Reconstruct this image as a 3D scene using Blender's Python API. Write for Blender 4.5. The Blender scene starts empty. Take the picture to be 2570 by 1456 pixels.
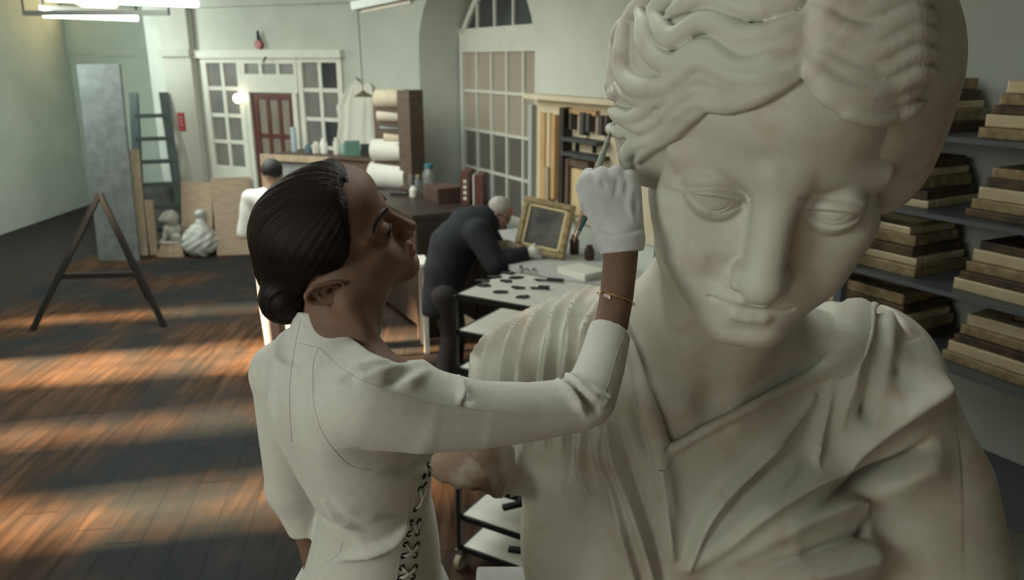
import bpy, bmesh, math, random
import numpy as np
from mathutils import Matrix, Vector
from concurrent.futures import ThreadPoolExecutor
POOL = ThreadPoolExecutor(4)

# ---------------------------------------------------------------- camera
FPX = 1965.0                       # focal length in photo pixels (2570 x 1456)
TH = math.radians(16.4)            # camera looks down this much
CAM = np.array([0.0, 0.0, 2.55])
RT = np.array([1.0, 0, 0])
FW = np.array([0, math.cos(TH), -math.sin(TH)])
UPV = np.array([0, math.sin(TH), math.cos(TH)])
scn = bpy.context.scene
COL = scn.collection
cd = bpy.data.cameras.new('camera'); cam = bpy.data.objects.new('camera', cd); COL.objects.link(cam)
cd.sensor_width = 36; cd.lens = FPX / 2570 * 36; cd.clip_start = .02
cam.location = CAM; cam.rotation_euler = (math.pi / 2 - TH, 0, 0)
cd.dof.use_dof = True; cd.dof.focus_distance = 1.09; cd.dof.aperture_fstop = 6.3
scn.camera = cam
# ---------------------------------------------------------------- light and exposure
vs = scn.view_settings
vs.view_transform = 'Standard'; vs.look = 'None'; vs.gamma = 1; vs.use_curve_mapping = False
vs.exposure = 0.95
w = bpy.data.worlds.new('sky'); scn.world = w; w.use_nodes = True
w.node_tree.nodes['Background'].inputs[0].default_value = (.60, .68, .64, 1)
w.node_tree.nodes['Background'].inputs[1].default_value = .025

def aim(o, p):
    o.rotation_euler = (Vector(p) - o.location).to_track_quat('-Z', 'Y').to_euler()
def area(name, loc, target, size, power, col, size_y=None):
    l = bpy.data.lights.new(name, 'AREA'); l.energy = power; l.color = col; l.size = size
    if size_y: l.shape = 'RECTANGLE'; l.size_y = size_y
    o = bpy.data.objects.new(name, l); o.location = loc; COL.objects.link(o); aim(o, target); return o
def point(name, loc, power, col, r=.05):
    l = bpy.data.lights.new(name, 'POINT'); l.energy = power; l.color = col; l.shadow_soft_size = r
    o = bpy.data.objects.new(name, l); o.location = loc; COL.objects.link(o); return o

area('studio_window_light', (-2.45, -.85, 3.3), (.25, 1.2, 2.05), 1.3, 27, (.96, 1.0, .90))
area('low_fill', (-1.5, -1.9, 1.7), (.3, 1.2, 1.7), 1.4, 5, (.95, 1.0, .93))  # unseen low fill, added to lift the statue's chest and robe
area('ceiling_fill', (-2.9, 6.6, 3.55), (-2.9, 6.8, 0), 3.2, 125, (.92, 1.0, .92), 4.6)  # unseen panel under the closed ceiling, added to light the back of the room
area('overhead_fill', (.15, 1.75, 3.5), (.3, 1.3, 1.9), .9, 8, (.97, 1.0, .93))  # unseen fill from above, added to brighten the hair and forehead
g_ = area('right_wall_fill', (-4.2, 4.6, 2.9), (.4, 7.2, 2.2), .9, 4, (1.0, .90, .68)); g_.data.spread = math.radians(75)  # unseen warm light, added to brighten the right wall
area('shelf_bay_light', (-6.2, 9.4, 3.1), (-5.2, 12.2, 1.2), 1.0, 40, (.85, 1.0, .92))
sl = bpy.data.lights.new('low_sun', 'SUN'); sl.energy = 62; sl.color = (1, .70, .38); sl.angle = .07
so = bpy.data.objects.new('low_sun', sl); COL.objects.link(so); so.location = (-9, 5, 6)
aim(so, (-9 + 1, 5 + .22, 6 - .42))

# ---------------------------------------------------------------- pixels to places
def ray(px, py):
    return FW + (px - 1285) / FPX * RT - (py - 728) / FPX * UPV
def PX(px, py, d):                 # photo pixel at a depth along the lens axis
    return CAM + d * ray(px, py)
def onz(px, py, z=0.0):            # photo pixel on a level surface of height z
    r = ray(px, py); return CAM + r * ((z - CAM[2]) / r[2])
def onplane(px, py, p0, n):
    r = ray(px, py); n = np.asarray(n, float)
    return CAM + r * (np.dot(np.asarray(p0) - CAM, n) / np.dot(r, n))
def to_px(p):
    q = np.asarray(p) - CAM; d = q @ FW
    return np.stack([1285 + FPX * (q @ RT) / d, 728 - FPX * (q @ UPV) / d], -1), d

# ---------------------------------------------------------------- objects
def tag(o, label=None, cat=None, group=None, kind=None):
    if label: o['label'] = label
    if cat: o['category'] = cat
    if group: o['group'] = group
    if kind: o['kind'] = kind
    return o
def empty(name, loc=(0, 0, 0), rz=0, **kw):
    o = bpy.data.objects.new(name, None); COL.objects.link(o)
    o.location = loc; o.rotation_euler = (0, 0, rz); o.empty_display_size = .05
    bpy.context.view_layer.update() if False else None
    return tag(o, **kw)
def link(name, me, mat=None, parent=None, smooth=False, **kw):
    o = bpy.data.objects.new(name, me); COL.objects.link(o)
    if mat is not None: me.materials.append(mat)
    if smooth: me.polygons.foreach_set('use_smooth', np.ones(len(me.polygons), bool))
    if parent is not None: o.parent = parent
    return tag(o, **kw)
def wparent(o, parent):            # parent an object whose mesh is in world space to a thing with its own place
    o.parent = parent
    m = Matrix.LocRotScale(parent.location, parent.rotation_euler, parent.scale)
    if parent.parent: m = Matrix.LocRotScale(parent.parent.location, parent.parent.rotation_euler, None) @ m
    o.matrix_parent_inverse = m.inverted()
    return o
def npmesh(name, V, Fq):
    me = bpy.data.meshes.new(name); V = np.asarray(V, np.float32); Fq = np.asarray(Fq, np.int32)
    me.vertices.add(len(V)); me.vertices.foreach_set('co', V.ravel())
    k = Fq.shape[1]
    me.loops.add(Fq.size); me.loops.foreach_set('vertex_index', Fq.ravel())
    me.polygons.add(len(Fq)); me.polygons.foreach_set('loop_start', np.arange(0, Fq.size, k, dtype=np.int32))
    me.update(calc_edges=True)
    return me
class MB:                          # small mesh builder: boxes, bars, tubes, lathes
    def __init__(s): s.v = []; s.f = []
    def add(s, v, f):
        n = len(s.v); s.v += [tuple(map(float, p)) for p in v]; s.f += [tuple(i + n for i in q) for q in f]; return s
    def box(s, c, d, rz=0, M=None):
        a = [(sx * d[0] / 2, sy * d[1] / 2, sz * d[2] / 2) for sx in (-1, 1) for sy in (-1, 1) for sz in (-1, 1)]
        if M is None: M = Matrix.Rotation(rz, 3, 'Z')
        a = [Vector(c) + M @ Vector(p) for p in a]
        return s.add(a, [(0, 1, 3, 2), (4, 6, 7, 5), (0, 4, 5, 1), (2, 3, 7, 6), (0, 2, 6, 4), (1, 5, 7, 3)])
    def bar(s, a, b, wd, dp, up=(0, 0, 1)):
        a = Vector(a); b = Vector(b); z = (b - a); L = z.length; z.normalize(); u = Vector(up)
        if abs(z.dot(u)) > .98: u = Vector((0, 1, 0))
        x = u.cross(z).normalized(); y = z.cross(x)
        M = Matrix((x, y, z)).transposed()
        return s.box((a + b) / 2, (wd, dp, L), M=M)
    def tube(s, pts, r, n=8, caps=True):
        pts = [Vector(p) for p in pts]; m = len(pts)
        rs = r if isinstance(r, (list, tuple)) else [r] * m
        base = len(s.v); prev = None
        for i, p in enumerate(pts):
            t = (pts[min(i + 1, m - 1)] - pts[max(i - 1, 0)])
            if t.length < 1e-9: t = Vector((0, 0, 1))
            t.normalize()
            if prev is None:
                u = Vector((0, 0, 1)) if abs(t.z) < .9 else Vector((1, 0, 0)); x = u.cross(t).normalized()
            else: x = (prev - t * prev.dot(t)).normalized()
            prev = x; y = t.cross(x)
            for k in range(n):
                a = 2 * math.pi * k / n; q = p + (x * math.cos(a) + y * math.sin(a)) * rs[i]; s.v.append(tuple(q))
        for i in range(m - 1):
            for k in range(n):
                a = base + i * n + k; b = base + i * n + (k + 1) % n; s.f.append((a, b, b + n, a + n))
        if caps:
            s.f.append(tuple(base + k for k in range(n))[::-1]); s.f.append(tuple(base + (m - 1) * n + k for k in range(n)))
        return s
    def lathe(s, prof, c=(0, 0, 0), n=20):
        base = len(s.v); m = len(prof)
        for r, z in prof:
            for k in range(n):
                a = 2 * math.pi * k / n; s.v.append((c[0] + r * math.cos(a), c[1] + r * math.sin(a), c[2] + z))
        for i in range(m - 1):
            for k in range(n):
                a = base + i * n + k; b = base + i * n + (k + 1) % n; s.f.append((a, b, b + n, a + n))
        s.f.append(tuple(base + k for k in range(n))[::-1]); s.f.append(tuple(base + (m - 1) * n + k for k in range(n)))
        return s
    def prism(s, poly, o, u, v, nrm, th):   # outline in the (u, v) plane at o, extruded by th along nrm
        o, u, v, nrm = map(Vector, (o, u, v, nrm)); m = len(poly)
        a = [o + u * p[0] + v * p[1] for p in poly]; b = [p + nrm * th for p in a]
        return s.add(a + b, [tuple(range(m))[::-1], tuple(range(m, 2 * m))] + [(i, (i + 1) % m, m + (i + 1) % m, m + i) for i in range(m)])
    def mesh(s, name='m'):
        me = bpy.data.meshes.new(name); me.from_pydata(s.v, [], s.f); me.validate()
        bm = bmesh.new(); bm.from_mesh(me); bmesh.ops.recalc_face_normals(bm, faces=bm.faces); bm.to_mesh(me); bm.free()
        return me
    def build(s, name, mat, parent=None, smooth=False, bevel=0, **kw):
        me = s.mesh(name)
        if bevel:
            bm = bmesh.new(); bm.from_mesh(me)
            bmesh.ops.bevel(bm, geom=list(bm.edges), offset=bevel, segments=2, profile=.6, affect='EDGES', clamp_overlap=True)
            bm.to_mesh(me); bm.free()
        o = link(name, me, mat, parent, smooth, **kw)
        if smooth:
            try: me.set_sharp_from_angle(angle=math.radians(40))
            except Exception: pass
        return o
def copy_tree(o, parent=None):
    c = o.copy(); COL.objects.link(c); c.parent = parent
    for ch in [x for x in bpy.data.objects if x.parent == o]: copy_tree(ch, c)
    return c

# ---------------------------------------------------------------- materials
MATS = {}
def mat(name, c, c2=None, rough=.6, scale=8, bump=0, bscale=60, metal=0, stretch=None, spec=.5, detail=4, lo=.35, hi=.65, coat=0, sss=0, emit=None, estr=0, alpha=1, trans=0, sheen=0):
    if name in MATS: return MATS[name]
    m = bpy.data.materials.new(name); m.use_nodes = True; nt = m.node_tree; b = nt.nodes['Principled BSDF']; L = nt.links
    b.inputs['Base Color'].default_value = (*c, 1); b.inputs['Roughness'].default_value = rough; b.inputs['Metallic'].default_value = metal
    b.inputs['Specular IOR Level'].default_value = spec; b.inputs['Coat Weight'].default_value = coat
    b.inputs['Transmission Weight'].default_value = trans; b.inputs['Sheen Weight'].default_value = sheen
    if sss: b.inputs['Subsurface Weight'].default_value = sss; b.inputs['Subsurface Scale'].default_value = .008
    if emit: b.inputs['Emission Color'].default_value = (*emit, 1); b.inputs['Emission Strength'].default_value = estr
    if alpha < 1: b.inputs['Alpha'].default_value = alpha
    tc = nt.nodes.new('ShaderNodeTexCoord'); mp = nt.nodes.new('ShaderNodeMapping'); L.new(tc.outputs['Object'], mp.inputs[0])
    if stretch: mp.inputs['Scale'].default_value = stretch
    if c2 is not None:
        n = nt.nodes.new('ShaderNodeTexNoise'); n.inputs['Scale'].default_value = scale; n.inputs['Detail'].default_value = detail
        L.new(mp.outputs[0], n.inputs['Vector'])
        r = nt.nodes.new('ShaderNodeValToRGB'); e = r.color_ramp.elements
        e[0].position = lo; e[0].color = (*c, 1); e[1].position = hi; e[1].color = (*c2, 1)
        L.new(n.outputs['Fac'], r.inputs[0]); L.new(r.outputs[0], b.inputs['Base Color'])
    if bump:
        n = nt.nodes.new('ShaderNodeTexNoise'); n.inputs['Scale'].default_value = bscale; n.inputs['Detail'].default_value = 3
        L.new(mp.outputs[0], n.inputs['Vector']); bp = nt.nodes.new('ShaderNodeBump'); bp.inputs['Strength'].default_value = bump; bp.inputs['Distance'].default_value = .004
        L.new(n.outputs['Fac'], bp.inputs['Height']); L.new(bp.outputs[0], b.inputs['Normal'])
    MATS[name] = m
    return m

# ---------------------------------------------------------------- signed-distance modelling
def smin(a, b, k):
    if k <= 0: return np.minimum(a, b)
    h = np.clip(.5 + .5 * (b - a) / k, 0, 1); return b + (a - b) * h - k * h * (1 - h)
def smax(a, b, k): return -smin(-a, -b, k)
def ssub(a, b, k): return smax(a, -b, k)
def ell(P, c, r, M=None):
    q = P - np.asarray(c, P.dtype)
    if M is not None: q = q @ np.asarray(M, P.dtype)
    r = np.asarray(r, P.dtype)
    k0 = np.sqrt(((q / r) ** 2).sum(1)); k1 = np.sqrt(((q / (r * r)) ** 2).sum(1))
    return k0 * (k0 - 1) / np.maximum(k1, 1e-9)
def cone(P, a, b, r1, r2):
    a = np.asarray(a, P.dtype); b = np.asarray(b, P.dtype); ba = b - a
    t = np.clip(((P - a) @ ba) / (ba @ ba), 0, 1)
    return np.sqrt(((P - a - t[:, None] * ba) ** 2).sum(1)) - (r1 + (r2 - r1) * t)
def chain(P, pts, rs, k=0, out=None):
    d = None
    for i in range(len(pts) - 1):
        e = cone(P, pts[i], pts[i + 1], rs[i], rs[i + 1]); d = e if d is None else smin(d, e, k)
    return d
def bboxed(P, d, pts, margin, fn, comb):  # apply comb(d, fn(P)) only near the given points
    pts = np.asarray(pts); lo = pts.min(0) - margin; hi = pts.max(0) + margin
    m = np.all((P > lo) & (P < hi), axis=1)
    if m.any(): d[m] = comb(d[m], fn(P[m]))
    return d
def poly_sd(U, V, poly):           # signed distance to a polygon, negative inside
    d = np.full(len(U), 1e9, np.float32); inside = np.zeros(len(U), bool); n = len(poly)
    for i in range(n):
        x1, y1 = poly[i]; x2, y2 = poly[(i + 1) % n]; ex, ey = x2 - x1, y2 - y1
        t = np.clip(((U - x1) * ex + (V - y1) * ey) / (ex * ex + ey * ey + 1e-12), 0, 1)
        d = np.minimum(d, (U - x1 - t * ex) ** 2 + (V - y1 - t * ey) ** 2)
        if y1 != y2:
            c = ((y1 <= V) & (V < y2)) | ((y2 <= V) & (V < y1))
            inside ^= c & (U < x1 + (V - y1) / (y2 - y1) * ex)
    d = np.sqrt(d); return np.where(inside, -d, d)
def spline(pts, n=8):              # Catmull-Rom through points
    p = np.asarray(pts, float); q = np.vstack([2 * p[0] - p[1], p, 2 * p[-1] - p[-2]]); out = []
    for i in range(1, len(q) - 2):
        for t in np.arange(n) / n:
            out.append(.5 * (2 * q[i] + (q[i + 1] - q[i - 1]) * t + (2 * q[i - 1] - 5 * q[i] + 4 * q[i + 1] - q[i + 2]) * t * t + (-q[i - 1] + 3 * q[i] - 3 * q[i + 1] + q[i + 2]) * t ** 3))
    out.append(p[-1]); return np.array(out)
def sdf_mesh(fn, lo, hi, h, B=4):
    lo = np.asarray(lo, np.float64); n = np.ceil((np.asarray(hi) - lo) / (h * B)).astype(int) + 1
    c = [np.arange(k, dtype=np.float32) for k in n]
    G = np.stack(np.meshgrid(*c, indexing='ij'), -1).reshape(-1, 3)
    ctr = (G * B + (B - 1) / 2) * h + lo
    ctr = ctr.astype(np.float32)
    D = np.concatenate(list(POOL.map(lambda i: fn(ctr[i:i + 60000]), range(0, len(ctr), 60000))))
    act = np.abs(D) < B * h * 2.0
    Fb = np.broadcast_to(D[:, None], (len(D), B ** 3)).astype(np.float32).copy()
    off = np.stack(np.meshgrid(*[np.arange(B)] * 3, indexing='ij'), -1).reshape(-1, 3)
    idx = np.nonzero(act)[0]
    def block(i):
        ii = idx[i:i + 1000]
        p = ((G[ii] * B)[:, None, :] + off[None]) * h + lo
        Fb[ii] = fn(p.reshape(-1, 3).astype(np.float32)).reshape(len(ii), -1)
    list(POOL.map(block, range(0, len(idx), 1000)))
    Fd = Fb.reshape(*n, B, B, B).transpose(0, 3, 1, 4, 2, 5).reshape(*(n * B))
    return nets(Fd, lo, h)
def nets(Fd, lo, h):
    s = Fd < 0; nx, ny, nz = [k - 1 for k in Fd.shape]
    cnt = np.zeros((nx, ny, nz), np.uint8)
    for i in (0, 1):
        for j in (0, 1):
            for k in (0, 1): cnt += s[i:i + nx, j:j + ny, k:k + nz]
    cells = np.argwhere((cnt > 0) & (cnt < 8)); vid = np.full((nx, ny, nz), -1, np.int32)
    vid[tuple(cells.T)] = np.arange(len(cells))
    acc = np.zeros((len(cells), 3)); num = np.zeros(len(cells))
    cor = {(i, j, k): Fd[cells[:, 0] + i, cells[:, 1] + j, cells[:, 2] + k].astype(np.float64) for i in (0, 1) for j in (0, 1) for k in (0, 1)}
    for a in cor:
        for ax in range(3):
            if a[ax]: continue
            b = list(a); b[ax] = 1; b = tuple(b); fa, fb = cor[a], cor[b]
            m = (fa < 0) != (fb < 0); t = np.where(m, fa / np.where(m, fa - fb, 1), 0)
            p = np.array(a, float)[None] + np.zeros((len(cells), 3)); p[:, ax] = t
            acc += p * m[:, None]; num += m
    V = (cells + acc / num[:, None]) * h + lo
    Q = []
    for ax in range(3):
        sl = [slice(1, d) for d in (nx, ny, nz)]; sl[ax] = slice(0, (nx, ny, nz)[ax])
        s0 = s[tuple(sl)]; sh = list(sl); sh[ax] = slice(1, (nx, ny, nz)[ax] + 1); s1 = s[tuple(sh)]
        for flip in (0, 1):
            e = np.argwhere((s0 & ~s1) if not flip else (~s0 & s1))
            if not len(e): continue
            off = np.ones(3, int); off[ax] = 0; e = e + off
            u = np.zeros(3, int); v = np.zeros(3, int); u[(ax + 1) % 3] = 1; v[(ax + 2) % 3] = 1
            q = np.stack([vid[tuple((e - u - v).T)], vid[tuple((e - v).T)], vid[tuple(e.T)], vid[tuple((e - u).T)]], 1)
            if flip: q = q[:, ::-1]
            Q.append(q[(q >= 0).all(1)])
    return V, np.concatenate(Q)
def vnormals(V, Q):
    a = V[Q[:, 2]] - V[Q[:, 0]]; b = V[Q[:, 3]] - V[Q[:, 1]]; n = np.cross(a, b); N = np.zeros_like(V)
    for i in range(4):
        for c in range(3): N[:, c] += np.bincount(Q[:, i], n[:, c], len(V))
    return N / np.maximum(np.linalg.norm(N, axis=1, keepdims=True), 1e-12)
def relax(V, Q, it=1, lam=.5):
    E = np.concatenate([Q[:, [0, 1]], Q[:, [1, 2]], Q[:, [2, 3]], Q[:, [3, 0]]]); E = np.concatenate([E, E[:, ::-1]])
    w = np.bincount(E[:, 0], minlength=len(V))[:, None]
    for _ in range(it):
        S = np.stack([np.bincount(E[:, 0], V[E[:, 1], c], len(V)) for c in range(3)], 1); V = V + lam * (S / np.maximum(w, 1) - V)
    return V
def seg_dist(P, pts):              # distance to a polyline, position along it and sideways offset sign helper
    best = np.full(len(P), 1e9); tt = np.zeros(len(P)); near = np.zeros_like(P); dr = np.zeros_like(P)
    n = len(pts) - 1
    for i in range(n):
        a, b = pts[i], pts[i + 1]; ba = b - a; t = np.clip(((P - a) @ ba) / max(ba @ ba, 1e-12), 0, 1)
        q = a + t[:, None] * ba; d = ((P - q) ** 2).sum(1); m = d < best
        best[m] = d[m]; tt[m] = (i + t[m]) / n; near[m] = q[m]; dr[m] = ba / max(np.linalg.norm(ba), 1e-9)
    return np.sqrt(best), tt, near, dr
def stroke(V, N, pts, wid, hgt, taper=(1, 1), sharp=2.0, step=0.0, front=None):
    """push vertices along their normal near a 3D polyline: a ridge (hgt > 0) or a groove (hgt < 0)"""
    pts = np.asarray(pts, float); lo = pts.min(0) - wid * 2.2; hi = pts.max(0) + wid * 2.2
    m = np.nonzero(np.all((V > lo) & (V < hi), axis=1))[0]
    if not len(m): return V
    d, t, near, dr = seg_dist(V[m], pts)
    e0, e1 = taper; f = np.where(t < .5, e0 + (1 - e0) * np.minimum(t / .3, 1), e1 + (1 - e1) * np.minimum((1 - t) / .3, 1))
    w_ = wid * (.35 + .65 * f)
    fall = np.exp(-(d / w_) ** sharp)
    V[m] += N[m] * (hgt * f * fall)[:, None]
    return V
def march(fn, px, it=90, start=.45, scale=1.0):
    """camera rays through photo pixels onto a signed-distance surface"""
    px = np.asarray(px, float)
    D = np.array([ray(*p) for p in px]); D /= np.linalg.norm(D, axis=1)[:, None]; t = np.full(len(px), start)
    for _ in range(it): t = np.minimum(t + np.clip(fn((CAM + D * t[:, None]).astype(np.float32)), -.05, .08) * .8, start + 1.2)
    return CAM + D * t[:, None]
def march_px(fn, pts, n=6, **k):
    return march(fn, spline(pts, n), **k)

def largest(V, Q):                 # keep the biggest connected piece
    lab = np.arange(len(V))
    while True:
        m = lab[Q].min(1); new = lab.copy()
        for i in range(4): np.minimum.at(new, Q[:, i], m)
        new = new[new]
        if (new == lab).all(): break
        lab = new
    big = np.bincount(lab[Q[:, 0]]).argmax(); k = lab[Q[:, 0]] == big; Q = Q[k]; use = np.unique(Q); mp = np.full(len(V), -1); mp[use] = np.arange(len(use))
    return V[use], mp[Q]
def graded(lo, hi, fine_lo, fine_hi, hf, hc, B=4):   # axis samples: fine inside a span, coarse outside
    a = [np.arange(fine_lo, lo - hc, -hc)[:0:-1] if lo < fine_lo else np.array([]), np.arange(fine_lo, fine_hi, hf)]
    if hi > fine_hi: a.append(np.arange(a[1][-1] + hc, hi + hc, hc))
    a = np.concatenate(a); pad = (-len(a)) % B
    return np.concatenate([a, a[-1] + hc * np.arange(1, pad + 1)])
def sdf_mesh_axes(fn, ax, B=4):
    n = [len(a) // B for a in ax]
    G = np.stack(np.meshgrid(*[np.arange(k) for k in n], indexing='ij'), -1).reshape(-1, 3)
    blk = [a.reshape(-1, B) for a in ax]; ctr = np.stack([blk[i].mean(1)[G[:, i]] for i in range(3)], 1).astype(np.float32)
    ext = [np.append(b[1:, 0], b[-1, -1] * 2 - b[-1, -2]) - b[:, 0] for b in blk]
    size = np.sqrt(sum(ext[i][G[:, i]] ** 2 for i in range(3)))
    D = np.concatenate(list(POOL.map(lambda i: fn(ctr[i:i + 60000]), range(0, len(ctr), 60000))))
    idx = np.nonzero(np.abs(D) < size * 1.6 + .003)[0]
    Fb = np.broadcast_to(D[:, None], (len(D), B ** 3)).astype(np.float32).copy()
    off = np.stack(np.meshgrid(*[np.arange(B)] * 3, indexing='ij'), -1).reshape(-1, 3)
    def block(i):
        ii = idx[i:i + 1000]; g = ((G[ii] * B)[:, None, :] + off[None]).reshape(-1, 3)
        p = np.stack([ax[k][g[:, k]] for k in range(3)], 1).astype(np.float32)
        Fb[ii] = fn(p).reshape(len(ii), -1)
    list(POOL.map(block, range(0, len(idx), 1000)))
    Fd = Fb.reshape(*n, B, B, B).transpose(0, 3, 1, 4, 2, 5).reshape([k * B for k in n])
    V, Q = nets(Fd, np.zeros(3), 1.0)
    return np.stack([np.interp(V[:, i], np.arange(len(ax[i])), ax[i]) for i in range(3)], 1), Q

def add_chain(P, d, pts, rs, k, inner=0.0, margin=.06):   # blend a chain into d, only where it can matter
    pts = np.asarray(pts); m_ = max(rs) + k + margin
    return bboxed(P, d, pts, m_, lambda Q: chain(Q, pts, rs, inner), lambda a, b: smin(a, b, k))
def add_px(P, d, items, k, inner=0.0):
    return add_chain(P, d, *_prc(items), k, inner)
_PRC = {}
def _prc(items):
    key = tuple(items)
    if key not in _PRC: _PRC[key] = (np.array([PX(*i[:3]) for i in items]), [i[3] * i[2] / FPX for i in items])
    return _PRC[key]
def only_near(P, c, r, fn, far=.05):                       # evaluate fn inside a ball, a plain bound outside it
    q = np.sqrt(((P - np.asarray(c, P.dtype)) ** 2).sum(1)); m = q < r + far
    d = (q - r + far * .5).astype(np.float32)
    if m.any(): d[m] = fn(P[m])
    return d
def march_many(fn, pls, n=6, **k):                         # many pixel polylines in one go
    sp = [spline(p, n) for p in pls]; L = np.cumsum([0] + [len(p) for p in sp]); r = march(fn, np.concatenate(sp), **k)
    return [r[L[i]:L[i + 1]] for i in range(len(sp))]
# ================================================================ the workshop
KC = np.array([-1.09, 9.5, 0]); U1 = np.array([-.906, .423, 0]); N1 = np.array([-.423, -.906, 0])   # wall with the doors, running left and away
U2 = np.array([.485, -.8745, 0]); N2 = np.array([-.8745, -.485, 0])                                    # wall with the arched window, running right and nearer
ZUP = np.array([0, 0, 1.0])
CEIL = 3.62
plaster = mat('aged_plaster', (.47, .50, .45), (.56, .58, .53), rough=.9, scale=1.6, bump=.15, bscale=25)
white_paint = mat('white_paint', (.62, .63, .57), (.68, .68, .61), rough=.55, scale=6)
dull_glass = mat('dusty_glass', (.16, .16, .15), (.22, .21, .19), rough=.25, scale=3, spec=.5)
dark_glass = mat('dark_glass', (.035, .04, .045), (.05, .055, .06), rough=.15, scale=3)
back_glass = None
def struct(o): o['kind'] = 'structure'; return o
def wall1(px, py, off=0.0):
    p = onplane(px, py, KC + N1 * off, N1); q = p - KC; return q @ U1, p[2]
def wall2(px, py, off=0.0):
    p = onplane(px, py, KC + N2 * off, N2); q = p - KC; return q @ U2, p[2]
def wbox(mb, O, U, N, s0, s1, z0, z1, d0, d1):   # a box on a wall: s along it, z up, d out of it
    a = [O + U * s + N * d + ZUP * z for s in (s0, s1) for d in (d0, d1) for z in (z0, z1)]
    return mb.add(a, [(0, 1, 3, 2), (4, 6, 7, 5), (0, 4, 5, 1), (2, 3, 7, 6), (0, 2, 6, 4), (1, 5, 7, 3)])
def glazed(name, O, U, N, s0, s1, z0, z1, gz0, gz1, cols, rows, fm, gm, fr=.09, bar=.035, d=.05, gms=None):
    """white frame with separate panes; the glass starts at gz0"""
    s0, s1 = min(s0, s1), max(s0, s1); m = MB()
    wbox(m, O, U, N, s0, s0 + fr, z0, z1, 0, d); wbox(m, O, U, N, s1 - fr, s1, z0, z1, 0, d)
    wbox(m, O, U, N, s0 + fr, s1 - fr, gz1, z1, 0, d); wbox(m, O, U, N, s0 + fr, s1 - fr, z0, gz0, 0, d)
    root = struct(m.build(name, fm))
    w_ = (s1 - s0 - 2 * fr - (cols - 1) * bar) / cols; h_ = (gz1 - gz0 - (rows - 1) * bar) / rows
    for i in range(cols):
        for j in range(rows):
            a = s0 + fr + i * (w_ + bar); b = gz0 + j * (h_ + bar)
            g = (gms[(i, j)] if gms and (i, j) in gms else gm)
            wbox(MB(), O, U, N, a, a + w_, b, b + h_, .004, .018).build('pane', g, root)
    for i in range(1, cols):
        a = s0 + fr + i * w_ + (i - 1) * bar; wbox(MB(), O, U, N, a, a + bar, gz0, gz1, .002, d * .8).build('glazing_bar', fm, root)
    for j in range(1, rows):
        b = gz0 + j * h_ + (j - 1) * bar; wbox(MB(), O, U, N, s0 + fr, s1 - fr, b, b + bar, .001, d * .72).build('glazing_bar', fm, root)
    return root
def floor_material():
    m = bpy.data.materials.new('worn_floorboards'); m.use_nodes = True; nt = m.node_tree; L = nt.links; b = nt.nodes['Principled BSDF']
    g = nt.nodes.new('ShaderNodeNewGeometry'); mp = nt.nodes.new('ShaderNodeMapping'); mp.inputs['Rotation'].default_value = (0, 0, .16); mp.inputs['Scale'].default_value = (9, .7, 1); L.new(g.outputs['Position'], mp.inputs[0])
    def noise(sc, det, src): 
        n = nt.nodes.new('ShaderNodeTexNoise'); n.inputs['Scale'].default_value = sc; n.inputs['Detail'].default_value = det; L.new(src, n.inputs['Vector']); return n.outputs['Fac']
    def ramp(f, a, c1, b_, c2):
        r = nt.nodes.new('ShaderNodeValToRGB'); e = r.color_ramp.elements; e[0].position = a; e[0].color = (*c1, 1); e[1].position = b_; e[1].color = (*c2, 1); L.new(f, r.inputs[0]); return r.outputs[0]
    grain = ramp(noise(2.2, 5, mp.outputs[0]), .35, (.034, .020, .013), .68, (.090, .050, .030))
    oi = nt.nodes.new('ShaderNodeObjectInfo'); hs = nt.nodes.new('ShaderNodeHueSaturation'); L.new(grain, hs.inputs['Color'])
    vr = nt.nodes.new('ShaderNodeMapRange'); vr.inputs[3].default_value = .85; vr.inputs[4].default_value = 1.2; L.new(oi.outputs['Random'], vr.inputs[0]); L.new(vr.outputs[0], hs.inputs['Value'])
    st = nt.nodes.new('ShaderNodeMapRange'); st.inputs[1].default_value = .42; st.inputs[2].default_value = .58; st.inputs[4].default_value = .9; L.new(noise(.75, 4, g.outputs['Position']), st.inputs[0])
    x = nt.nodes.new('ShaderNodeMix'); x.data_type = 'RGBA'; L.new(st.outputs[0], x.inputs[0]); L.new(hs.outputs[0], x.inputs[6]); x.inputs[7].default_value = (.020, .025, .028, 1)
    L.new(x.outputs[2], b.inputs['Base Color']); b.inputs['Specular IOR Level'].default_value = .06
    rr = nt.nodes.new('ShaderNodeMapRange'); rr.inputs[3].default_value = .5; rr.inputs[4].default_value = .75; L.new(noise(3, 4, g.outputs['Position']), rr.inputs[0]); L.new(rr.outputs[0], b.inputs['Roughness'])
    return m
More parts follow.
